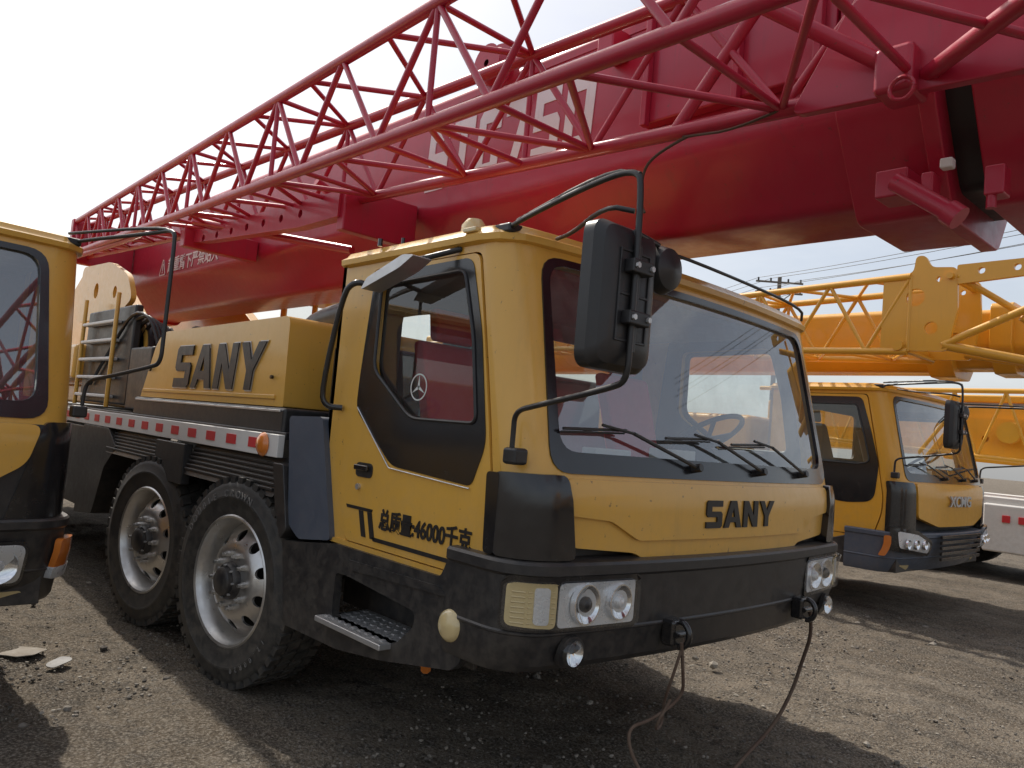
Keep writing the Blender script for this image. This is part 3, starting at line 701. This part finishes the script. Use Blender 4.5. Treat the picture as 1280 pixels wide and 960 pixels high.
# ---- boom
BY = .12
sec = boom(T, 'red', -10.3, -1.22, BY, .46, 2.52, 2.84, 3.60)
zm = 3.05
def secring(name, x0, x1, k, mat='red', bev=.008): return prism(name, rounded(scaled(sec, BY, zm, k), .04), 'x', x0, x1, mat, T, bev)
secring('boom_tail_collar', -10.4, -10.1, 1.06)
secring('boom_tip_collar', -1.32, -.98, 1.15)
secring('boom_collar_flange', -1.02, -.96, 1.21)
secring('boom_slider_gap', -.97, -.84, 1.0, 'plast')
secring('boom_second_collar', -.86, -.70, 1.14)
secring('boom_second_gap', -.70, -.64, .98, 'plast')
secring('boom_third_collar', -.64, -.40, 1.10)
secring('boom_fourth_section', -.40, .05, .9)
secring('boom_head', .05, .6, 1.0)
for s_ in (-1, 1):
    yy = sorted((BY+s_*.535, BY+s_*.462))
    box('boom_collar_side_plate', (-2.25, -1.33), yy, (2.98, 3.72), 'red', T, .012)
boxes('collar_ribs', [((x, x+.03), (BY-.575, BY-.536), (2.96, 3.74)) for x in (-2.22, -1.75, -1.40)], 'red', T, .004)
boxes('boom_side_brackets', [((x, x+.10), (BY-.60, BY-.462), (z, z+.14)) for x, z in ((-6.7, 2.95), (-2.5, 3.36))], 'red', T, .01)
boxes('boom_weld_strips', [((-10.0, -2.3), (BY-.466, BY-.4605), (3.50, 3.54))], 'red', T, 0)
fbm = lambda u, v, o: (u, BY-.4605-o, v)
word('boom_model', 'STC750', -4.02, 2.98, 1.40, .40, fbm, .004, .0, 'mark', T, slant=.08, gap=.16)
text('boom_warning_lettering', '⚠ 起重臂下严禁站人', .17, 'mark', T, (-8.9, BY-.465, 2.91), (math.radians(90), 0, 0), sx=1.0, ext=.002, bold=.002)
tubes('pin_cylinder', [((-1.06, -.47, 2.48), (-.88, -.47, 2.345), .032), ((-.885, -.47, 2.35), (-.85, -.47, 2.32), .040), ((-1.02, -.47, 2.45), (-1.02, -.2, 2.5), .022)], 'red', T, n=16)
boxes('pin_bracket', [((-1.14, -1.03), (-.44, -.30), (2.44, 2.54)), ((-.98, -.94), (-.46, -.38), (2.38, 2.50)), ((-.80, -.74), (-.42, -.34), (2.40, 2.50))], 'red', T, .008)
boxes('guide_block', [((-.93, -.89), (-.44, -.40), (2.51, 2.545))], 'white', T, .006)
tubes('boom_anchor_studs', [((-.78, -.40, 2.44), (-.78, -.40, 2.36), .016), ((-.66, -.36, 2.46), (-.66, -.36, 2.38), .014), ((-.55, -.30, 2.46), (-.55, -.30, 2.36), .02)], 'red', T, n=10)
# ---- jib
yN = lambda x: 1.75-3.2-.049*(x+.9)
yF = lambda x: 2.45-3.2+.011*(x+.9)
zB = lambda x: 2.69-.046*(x+.9)
zT = lambda x: 3.26-.024*(x+.9)
xs = [.7, -.1, -.9, -1.8, -2.65, -3.5, -4.3, -5.1, -5.85, -6.6, -7.3, -8.0, -8.7, -9.3, -9.9]
JP = jib(T, 'red', yN, yF, zB, zT, xs, rc=.031, rb=.0145)
tubes('jib_carrier_strut', [((-6.2, -1.0, 2.95), (-4.5, -.55, 2.62), .03), ((-9.9, -1.02, 3.05), (-7.3, -1.05, 2.98), .03), ((-4.35, -.95, 2.95), (-4.35, -.45, 2.75), .03)], 'red', T)
skin('jib_carrier_beam', [(-6.6, 2.92), (-4.1, 2.86), (-4.1, 2.70), (-4.6, 2.70), (-6.1, 2.80), (-6.6, 2.84)], [circ(-6.2+i*.27, 2.835-.008*i, .028, 12) for i in range(7)], lambda u, v, o: (u, -.92+o, v), 0, .08, 'red', T, step=.3)
boxes('jib_mount_plate', [((-4.14, -4.06), (-.9, -.35), (2.62, 2.90)), ((-6.5, -6.4), (-1.0, -.35), (2.78, 2.96)), ((-9.95, -9.85), (-1.05, -.35), (3.0, 3.5))], 'red', T, .01)
prism('jib_heel_plate', rounded([(-1.30, 2.66), (-.55, 2.62), (-.45, 2.9), (-.8, 3.1), (-1.1, 3.0)], .05), 'y', -.80, -.76, 'red', T, .006)
box('jib_heel_block', (-1.0, -.88), (-.86, -.70), (2.63, 2.78), 'red', T, .02)
tubes('jib_heavy_brace', [(JP(-.9, 'c'), JP(-1.8, 'a'), .026), (JP(-.9, 'b'), JP(-.9, 'a'), .026), (JP(-.1, 'b'), JP(-.9, 'c'), .028), (JP(-1.8, 'c'), JP(-1.35, 'd'), .026)], 'red', T)
pts = [(-.90+.035*math.cos(t), -.88, 2.62+.035*math.sin(t)) for t in [2*math.pi*i/16 for i in range(17)]]
pipe('lifting_ring', pts, .007, 'red', T, it=0, n=6)
lathe('boom_sheave', [(.02, -.03), (.14, -.03), (.12, -.008), (.12, .008), (.14, .03), (.02, .03)], 'red', T, (-3.3, BY-.53, 3.56), 'y', 28)
lathe('boom_sheave', [(.02, -.03), (.11, -.03), (.09, -.008), (.09, .008), (.11, .03), (.02, .03)], 'red', T, (-3.3, BY-.61, 3.56), 'y', 28)
pipe('dangling_cable', [(-1.66, -.76, 2.72), (-1.85, -.78, 2.66), (-1.93, -.78, 2.60), (-1.92, -.78, 2.45), (-1.90, -.78, 2.42)], .006, 'rope', T, it=2, n=6)
pipe('dangling_cable', [(-1.2, -.76, 2.74), (-1.5, -.80, 2.66), (-1.7, -.78, 2.69), (-1.75, -.77, 2.70)], .005, 'rope', T, it=2, n=6)

# ================================================================== yellow cranes
def other_crane(loc, rz=0, style='b', boomon=True, name='truck_crane'):
    O = empty(name, loc, rz=rz)
    cab(O, 'yellow2' if style == 'b' else 'yellow', 'b'); wipers(O); bumper(O, style); mirror(O, -1, style == 'b')
    mirror(O, 1, False)
    P = 'yellow2' if style == 'b' else 'yellow'
    if style == 'b':
        skin('front_panel', rounded([(-1.02, 1.355), (1.02, 1.355), (.98, 1.02), (.55, .93), (-.55, .93), (-.98, 1.02)], .04), [], cabF, .03, -.03, P, O, step=.08)
    else:
        skin('front_panel', rounded([(-1.13, 1.345), (1.13, 1.345), (1.08, 1.16), (.92, 1.06), (.4, .99), (-.4, .99), (-.92, 1.06), (-1.08, 1.16)], .05), [], cabF, .03, -.03, P, O, step=.07)
        skin('lower_apron', rounded([(-1.15, 1.345), (1.15, 1.345), (1.15, .88), (-1.15, .88)], .02), [], cabF, .012, -.03, 'plast', O, step=.07)
    for sg in (-1, 1):
        f = lambda u, v, o=0, sg=sg: cabF(sg*u, v, o)
        skin('corner_deflector', rounded([(1.04 if style == 'b' else 1.14, 1.36), (SEND-.002, 1.36), (SEND-.002, .86), (1.0, .86)], .03), [], f, .022, -.03, 'black', O, step=.06)
        fb = lambda u, v, o=0, sg=sg: bumpF(sg*u, v, o)
        if style == 'b':
            skin('headlamp_bezel', rounded([(.72, .64), (1.34, .70), (1.36, .93), (1.05, .90), (.76, .80)], .03), [], fb, .03, 0, 'black', O, step=.06)
            skin('headlamp_lens', rounded([(.78, .67), (1.28, .73), (1.30, .89), (1.05, .86), (.82, .78)], .03), [], fb, .036, .028, 'refl', O, step=.06)
            for uu in (.92, 1.08, 1.21):
                lathe('lamp_bowl', [(.01, .0), (.03, .005), (.045, .018), (.05, .0)], 'chrome', O, fb(uu, .765+.02*(uu-.9), .034), 'x', 20)
            skin('turn_signal', rounded([(1.345, .64), (1.40, .64), (1.40, .84), (1.345, .84)], .02), [], fb, .04, .01, 'amber', O, step=.05)
        else:
            skin('headlamp_bezel', rounded([(.70, .58), (1.13, .58), (1.13, .80), (.70, .80)], .04), [], fb, .014, 0, 'black', O, step=.06)
            skin('headlamp_reflector', rounded([(.715, .595), (1.115, .595), (1.115, .785), (.715, .785)], .04), [], fb, .018, .01, 'refl', O, step=.06)
            for uu in (.82, 1.01):
                lathe('lamp_bowl', [(.01, .0), (.04, .002), (.07, .012), (.082, .026), (.088, .0)], 'chrome', O, fb(uu, .69, .012), 'x', 24)
                lathe('lamp_bulb', [(.03, 0), (.03, .014), (.018, .024), (0, .028)], 'refl', O, fb(uu, .69, .012), 'x', 16)
            skin('headlamp_glass', rounded([(.71, .59), (1.12, .59), (1.12, .79), (.71, .79)], .04), [], fb, .046, None, 'lens', O, step=.06)
            skin('turn_signal', rounded([(1.24, .60), (1.40, .60), (1.42, .80), (1.26, .80)], .02), [], fb, .035, .0, 'amber', O, step=.04)
            skin('turn_signal_band', rounded([(1.235, .60), (1.405, .60), (1.41, .66), (1.24, .66)], .01), [], fb, .038, .0, 'refl', O, step=.04)
        skin('yellow_fog_lamp', rounded([(.96, .50), (1.14, .50), (1.14, .55), (.96, .55)], .02), [], fb, .015, 0, 'cream', O, step=.05)
        ys = lambda a, b, sg=sg: sorted((sg*a, sg*b))
        prism('lower_side_body', rounded([(-2.20, .80), (-2.2, .50), (-3.1, .50), (-3.4, .60), (-3.4, .78), (-2.6, .73), (-2.4, .80)], .03), 'y', *ys(1.0, 1.28), 'plast', O, .01)
        prism('wheel_arch', rounded([(-3.4, 1.0), (-3.4, 1.4), (-6.6, 1.4), (-6.6, 1.0), (-6.3, 1.1), (-3.6, 1.1)], .03), 'y', *ys(.9, 1.3), 'plast', O, .01)
        for x in (-4.28, -5.78, -9.6, -11.0): wheel(O, x, sg*1.12, sg)
        lathe('side_marker', [(.0, sg*.03), (.04, sg*.025), (.05, 0)], 'amber', O, (-3.15, sg*1.28, .62), 'y', 16)
    boxes('grille_slats', [((-1.80, -1.775), (-.6, .6), (.60+i*.055, .63+i*.055)) for i in range(5)], 'black', O, .004)
    text('nose_lettering', 'XCMG', .15, 'steel', O, (-1.805, -.34, 1.14), (math.radians(90), 0, math.radians(90)), sx=1.5, ext=.006, bold=.004)
    box('bonnet_filler', (-2.15, -1.97), (-1.15, 1.15), (.7, 1.36), 'plast', O)
    box('cab_underbody', (-3.5, -2.2), (-1.0, 1.0), (.56, .92), 'plast', O)
    box('chassis', (-12, -3.4), (-.5, .5), (.55, 1.0), 'plast', O)
    box('deck', (-12, -3.6), (-1.28, 1.28), (1.25, 1.36), P, O, .01)
    box('engine_cover', (-6.3, -3.7), (-1.1, .9), (1.37, 1.95), P, O, .06)
    box('slewing_house', (-11.5, -7.5), (-.9, .9), (1.37, 2.3), P, O, .05)
    if boomon:
        s2 = [(-.42, 2.78), (-.42, 3.18), (-.38, 3.22), (.38, 3.22), (.42, 3.18), (.42, 2.78), (.2, 2.55), (-.2, 2.55)]
        prism('boom_base_section', rounded(s2, .05), 'x', -11, -1.9, 'yellow2', O, .006)
        prism('boom_tip_collar', rounded(scaled(s2, 0, 2.9, 1.16), .04), 'x', -2.1, -1.85, 'yellow2', O, .008)
        prism('boom_second_section', rounded(scaled(s2, 0, 2.9, .88), .04), 'x', -1.9, -.9, 'yellow2', O, .008)
        prism('boom_second_collar', rounded(scaled(s2, 0, 2.9, 1.05), .04), 'x', -1.5, -1.3, 'yellow2', O, .008)
        prism('boom_head', rounded(scaled(s2, 0, 2.9, 1.1), .04), 'x', -.95, -.3, 'yellow2', O, .008)
        a = lambda x: -1.45-.03*(x+2); b = lambda x: -.75
        zt = lambda x: 3.33-.028*(-(x+1.8)); zb2 = lambda x: 2.60+.03*(-(x+1.8))
        jib(O, 'yellow2', a, b, zb2, zt, [-1.9, -2.7, -3.5, -4.3, -5.1, -5.9, -6.7, -7.5, -8.3, -9.0, -9.7], rc=.036, rb=.018)
        heel = rounded([(-2.15, 2.62), (-1.55, 2.60), (-1.48, 3.0), (-1.5, 3.38), (-1.72, 3.40), (-1.78, 3.52), (-1.86, 3.52), (-1.88, 3.36), (-2.15, 3.34)], .05)
        for y in (-1.46, -.78):
            skin('jib_heel_plate', heel, [circ(-1.85, 3.12, .085, 20), circ(-1.70, 2.82, .06, 18), circ(-1.65, 3.28, .025, 12)], lambda u, v, o, y=y: (u, y+o, v), 0, .04, 'yellow2', O, step=.3)
        arm = rounded([(-1.5, 3.22), (-.3, 3.30), (-.3, 3.42), (-1.5, 3.40)], .02)
        skin('jib_plated_arm', arm, [circ(-1.3+.28*i, 3.33+.005*i, .03, 14) for i in range(4)], lambda u, v, o: (u, -1.46+o, v), 0, .05, 'yellow2', O, step=.3)
        tubes('jib_heel_struts', [((-1.6, -1.44, 2.66), (-.3, -.9, 2.40), .045), ((-1.6, -1.44, 2.66), (-.4, -1.3, 3.25), .035), ((-1.5, -1.44, 3.3), (-.4, -1.0, 2.5), .03), ((-1.6, -.78, 2.66), (-.3, -.78, 2.44), .04), ((-1.0, -1.1, 2.55), (-1.0, -.78, 2.5), .03), ((-1.0, -1.35, 2.9), (-.6, -.8, 2.5), .028), ((-.6, -1.3, 3.3), (-.6, -1.0, 2.5), .028)], 'yellow2', O)
        tubes('jib_pin_rings', [((-1.98, -1.50, 2.66), (-1.98, -.74, 2.66), .05), ((-1.55, -1.50, 3.30), (-1.55, -.74, 3.30), .03)], 'yellow2', O, n=14)
    return O
O1 = other_crane((-.92, 9.15, 0))
O2 = other_crane((-2.30, -.235, 0), style='c', boomon=False)
def dup(src, loc, rz):
    n = bpy.data.objects.new('truck_crane', None); COL.objects.link(n); n.location = loc; n.rotation_euler[2] = rz
    def rec(o, p):
        for c in [x for x in o.children]:
            d = c.copy(); COL.objects.link(d); d.parent = p; rec(c, d)
    rec(src, n); return n
dup(O1, (6.5, 4.6, 0), math.pi)
dup(O1, (7.5, 10.6, 0), math.pi)

# third crane, seen side-on beyond
Q = empty('truck_crane', (-3.4, 14.0, 0))
box('boom_base_section', (-4, 3), (-.5, .5), (1.75, 2.55), 'yellow2', Q, .03)
box('boom_upper_section', (-4, 3), (-.42, .42), (2.62, 2.74), 'yellow2', Q, .03)
skin('boom_side_plate', rounded([(-.9, 1.7), (2.6, 1.6), (2.6, 2.3), (-.6, 2.35)], .08), [circ(.35, 2.03, .07), circ(1.3, 2.0, .07), circ(-.3, 2.05, .05)], lambda u, v, o: (u, -.62+o, v), 0, .08, 'yellow2', Q, step=.3)
lathe('boom_sheave', [(0, -.05), (.16, -.05), (.14, -.03), (.13, 0), (.16, .05), (0, .05)], 'yellow2', Q, (.05, -.75, 2.15), 'y', 24)
box('chassis_deck', (-6, 3), (-1.25, 1.25), (1.05, 1.2), 'white', Q, .02)
box('chassis_rail', (-6, 3), (-.8, .8), (.5, 1.04), 'plast', Q, .02)
box('outrigger_box', (-.1, .5), (-1.3, 1.3), (.42, 1.1), 'white', Q, .03)
tubes('jib_tubes', [((-4, -.8, 2.75), (3, -.8, 2.78), .04), ((-4, -.8, 1.95), (3, -.8, 1.6), .04)]+[((-3.5+i*.7, -.8, 2.75), (-3.15+i*.7, -.8, 1.85-.02*i), .022) for i in range(9)]+[((-3.15+i*.7, -.8, 1.85-.02*i), (-2.8+i*.7, -.8, 2.75), .022) for i in range(9)], 'yellow2', Q)
for x in (-4.6, -3.2, -.9, 1.2):
    wheel(Q, x, -1.1, -1); wheel(Q, x, 1.1, 1)
for x in (.15, .35): boxes('tail_lamp', [((x, x+.1), (-1.32, -1.30), (.85, .95))], 'redtape', Q, .004)

# utility pole with wires
U = empty('utility_pole', (-21.7, 40, 0))
lathe('pole', [(.16, 0), (.11, 11.6), (0, 11.6)], 'pole', U, (0, 0, 0), 'z', 16)
ar = []
for z in (11.3, 10.7):
    ar.append(((-.95, -.9, z), (.95, .9, z), .06))
ar += [((-.5, -.5, 10.7), (0, 0, 10.1), .03), ((.5, .5, 10.7), (0, 0, 10.1), .03)]
tubes('cross_arm', ar, 'pole', U, n=6)
ins = []
for k in (-.85, -.35, .35, .85):
    for z in (11.3, 10.7): ins.append(((k, k*.95, z+.05), (k, k*.95, z+.22), .05))
tubes('insulators', ins, 'plast', U)
for k, z in ((-.85, 11.5), (-.35, 11.5), (.85, 11.5), (-.85, 10.9), (.85, 10.9)):
    for dx, dy, dz in ((38, -12, 1.5), (-34, 10, -1)):
        P = []
        for i in range(17):
            t = i/16; P.append((k+dx*t, k*.95+dy*t, z+dz*t-3.2*t*(1-t)))
        pipe('power_line', P, .014, 'plast', U, it=0, n=4)

# ================================================================== ground
def lin(a, b, s): return list(np.arange(a, b, s))
xs_ = [-400, -250, -150, -90, -60, -40, -28, -20, -15, -12]+lin(-10, 0.5, .045)+[.7, 1.2, 2, 3.5, 6, 10, 16, 26, 45, 80, 150, 400]
ys_ = [-400, -200, -100, -50, -25, -12, -6, -3, -1.5, -.6]+lin(-.2, 9, .05)+lin(9, 16, .3)+[17, 20, 26, 35, 50, 80, 130, 220, 400]
X, Yg = np.meshgrid(np.array(xs_), np.array(ys_), indexing='ij')
Z = np.zeros_like(X)
for k in range(40):
    fq = .6*1.12**k; th = rng.uniform(0, 6.28); ph = rng.uniform(0, 6.28)
    Z += .012/(1+.30*fq)*np.sin(fq*(X*math.cos(th)+Yg*math.sin(th))+ph)*1.0
for yt in (5.25, 5.75, 6.35, 1.35):
    Z -= .012*np.exp(-((Yg-yt-.08*np.sin(X*.7+yt))/.13)**2)
Z += rng.normal(0, .0045, Z.shape)
far = (np.hypot(X+3, Yg-4) > 14); Z[far] = 0
Z = np.clip(Z, -.035, .03)-.005
nx, ny = X.shape
V = np.stack([X.ravel(), Yg.ravel(), Z.ravel()], 1)
idx = np.arange(nx*ny).reshape(nx, ny)
Fq = np.stack([idx[:-1, :-1].ravel(), idx[1:, :-1].ravel(), idx[1:, 1:].ravel(), idx[:-1, 1:].ravel()], 1)
m, nt = new_mat('gravelly_dirt')
out = N(nt, 'ShaderNodeOutputMaterial'); p = N(nt, 'ShaderNodeBsdfPrincipled'); nt.links.new(p.outputs[0], out.inputs[0])
geo = N(nt, 'ShaderNodeNewGeometry'); pos = geo.outputs['Position']
n1 = noise(nt, .7, 4, .6, pos); n2 = noise(nt, 6, 5, .7, pos); n3 = noise(nt, 70, 3, .75, pos)
mp = N(nt, 'ShaderNodeMapping'); mp.inputs['Scale'].default_value = (.35, 3.2, 1); nt.links.new(pos, mp.inputs[0])
n4 = noise(nt, 1.0, 4, .6, mp.outputs[0])
c = mixcol(nt, maprange(nt, n1, .35, .65, 0, 1, True), (.118, .094, .068), (.200, .165, .125))
c = mixcol(nt, maprange(nt, n4, .50, .66, 0, .7, True), c, (.072, .060, .048))
c = mixcol(nt, maprange(nt, n4, .44, .32, 0, .45, True), c, (.25, .215, .17))
c = mixcol(nt, maprange(nt, n2, .45, .64, 0, .75, True), c, (.075, .066, .055))
c = mixcol(nt, maprange(nt, n3, .48, .64, 0, .75), c, (.34, .30, .245))
c = mixcol(nt, maprange(nt, n3, .44, .32, 0, .8), c, (.045, .038, .032))
vo = N(nt, 'ShaderNodeTexVoronoi'); vo.inputs['Scale'].default_value = 45; nt.links.new(pos, vo.inputs['Vector'])
sepc = N(nt, 'ShaderNodeSeparateColor'); nt.links.new(vo.outputs['Color'], sepc.inputs[0])
peb = math_(nt, 'MULTIPLY', maprange(nt, sepc.outputs[0], .50, .55, 0, 1), maprange(nt, vo.outputs['Distance'], .30, .42, 1, 0))
peb = math_(nt, 'MULTIPLY', peb, maprange(nt, n1, .40, .60, .35, 1.0, True))
c = mixcol(nt, math_(nt, 'MULTIPLY', peb, .85), c, mixcol(nt, sepc.outputs[1], (.07, .062, .055), (.38, .345, .30)))
nt.links.new(c, p.inputs['Base Color']); p.inputs['Roughness'].default_value = .95; p.inputs['Specular IOR Level'].default_value = .15
hgt = math_(nt, 'ADD', math_(nt, 'MULTIPLY', peb, .6), math_(nt, 'ADD', math_(nt, 'MULTIPLY', n3, .9), n2))
b = N(nt, 'ShaderNodeBump'); b.inputs['Strength'].default_value = 1.0; b.inputs['Distance'].default_value = .025
nt.links.new(hgt, b.inputs['Height']); nt.links.new(b.outputs[0], p.inputs['Normal'])
M['ground'] = m
me = bpy.data.meshes.new('ground'); me.from_pydata(V.tolist(), [], Fq.tolist())
me.polygons.foreach_set('use_smooth', [True]*len(me.polygons)); me.materials.append(m)
g = bpy.data.objects.new('ground', me); COL.objects.link(g)
ico = bmesh.new(); bmesh.ops.create_icosphere(ico, subdivisions=1, radius=1)
iv = np.array([v.co[:] for v in ico.verts]); jf = np.array([[v.index for v in f.verts] for f in ico.faces]); ico.free()
NS = 26000
px = rng.uniform(-7.5, -.5, NS); py = rng.uniform(.5, 8.5, NS)
clump = np.sin(px*2.1+1)*np.sin(py*1.7+px*.8)+.4*np.sin(px*5.3-py*4.1)
keep = rng.random(NS) < (.55+.45*clump)
rad = .0035+.011*rng.random(NS)**3+(rng.random(NS) < .012)*rng.uniform(.008, .026, NS)
allv = []; allf = []; kk = 0
for i in range(NS):
    if not keep[i]: continue
    s = iv*(1+rng.normal(0, .16, iv.shape))*rad[i]*np.array([1, rng.uniform(.6, 1), rng.uniform(.45, .8)])
    t = rng.uniform(0, 6.28); R = np.array([[math.cos(t), -math.sin(t), 0], [math.sin(t), math.cos(t), 0], [0, 0, 1]])
    allv.append(s@R.T+np.array([px[i], py[i], rad[i]*.15-.001])); allf.append(jf+kk*12); kk += 1
me = bpy.data.meshes.new('gravel'); me.from_pydata(np.concatenate(allv).tolist(), [], np.concatenate(allf).tolist())
sm, nt = new_mat('stones')
out = N(nt, 'ShaderNodeOutputMaterial'); p = N(nt, 'ShaderNodeBsdfPrincipled'); nt.links.new(p.outputs[0], out.inputs[0])
geo = N(nt, 'ShaderNodeNewGeometry')
nt.links.new(mixcol(nt, geo.outputs['Random Per Island'], (.06, .052, .045), (.34, .305, .255)), p.inputs['Base Color']); p.inputs['Roughness'].default_value = .9
me.materials.append(sm); go = bpy.data.objects.new('gravel', me); COL.objects.link(go)
L = empty('litter', (0, 0, 0))
def scrap(x, y, w, h, rot, mat='card'):
    pts = rounded([(-w, -h), (w*.7, -h*.9), (w, -h*.2), (w*.8, h), (-w*.6, h*.8), (-w, h*.2)], .02)
    fn = lambda u, v, o: (x+u*math.cos(rot)-v*math.sin(rot), y+u*math.sin(rot)+v*math.cos(rot), .012+o+.012*math.sin(u*14)*math.cos(v*11))
    skin('scrap', pts, [], fn, .004, 0, mat, L, step=.03)
scrap(-5.15, 1.10, .16, .10, .5); scrap(-4.85, 1.25, .07, .05, 2.0, 'plast')

# ================================================================== light
EL = math.radians(50)
d = Vector((1, -.12, 0)).normalized()*math.cos(EL); d.z = -math.sin(EL)
sun = bpy.data.lights.new('sun', 'SUN'); sun.energy = 3.9; sun.angle = math.radians(.9); sun.color = (1, .94, .85)
so = bpy.data.objects.new('sun', sun); COL.objects.link(so); so.rotation_euler = d.to_track_quat('-Z', 'Y').to_euler()
w = bpy.data.worlds.new('World'); scene.world = w; w.use_nodes = True; nt = w.node_tree
bg = nt.nodes['Background']
sky = N(nt, 'ShaderNodeTexSky'); sky.sky_type = 'NISHITA'; sky.sun_disc = False
sky.sun_elevation = EL; sky.sun_rotation = math.atan2(-d.x, -d.y)
sky.air_density = 1.0; sky.dust_density = 4.0; sky.ozone_density = 1.0; sky.altitude = 50
tc = N(nt, 'ShaderNodeTexCoord')
mp = N(nt, 'ShaderNodeMapping'); mp.inputs['Scale'].default_value = (1, 1, 4); nt.links.new(tc.outputs['Generated'], mp.inputs[0])
nz = noise(nt, 2.2, 5, .6, mp.outputs[0])
cf = maprange(nt, nz, .42, .75, .38, .76, True)
cc = mixcol(nt, cf, sky.outputs[0], (6.5, 6.65, 6.8))
nt.links.new(cc, bg.inputs[0]); bg.inputs[1].default_value = .145

# ================================================================== camera
R_ = Vector((.6816, .7266, .0870)); F_ = Vector((-.7316, .6787, .0635))
R_.normalize(); F_ = (F_-R_*F_.dot(R_)).normalized(); U_ = R_.cross(F_)
cd = bpy.data.cameras.new('camera'); co = bpy.data.objects.new('camera', cd); COL.objects.link(co)
mt = Matrix((R_, U_, -F_)).transposed().to_4x4(); mt.translation = (0, 0, 1.5); co.matrix_world = mt
cd.sensor_width = 36; cd.lens = 27.14; cd.clip_start = .05; cd.clip_end = 2000
scene.camera = co
scene.view_settings.view_transform = 'Standard'; scene.view_settings.look = 'None'; scene.view_settings.exposure = 0
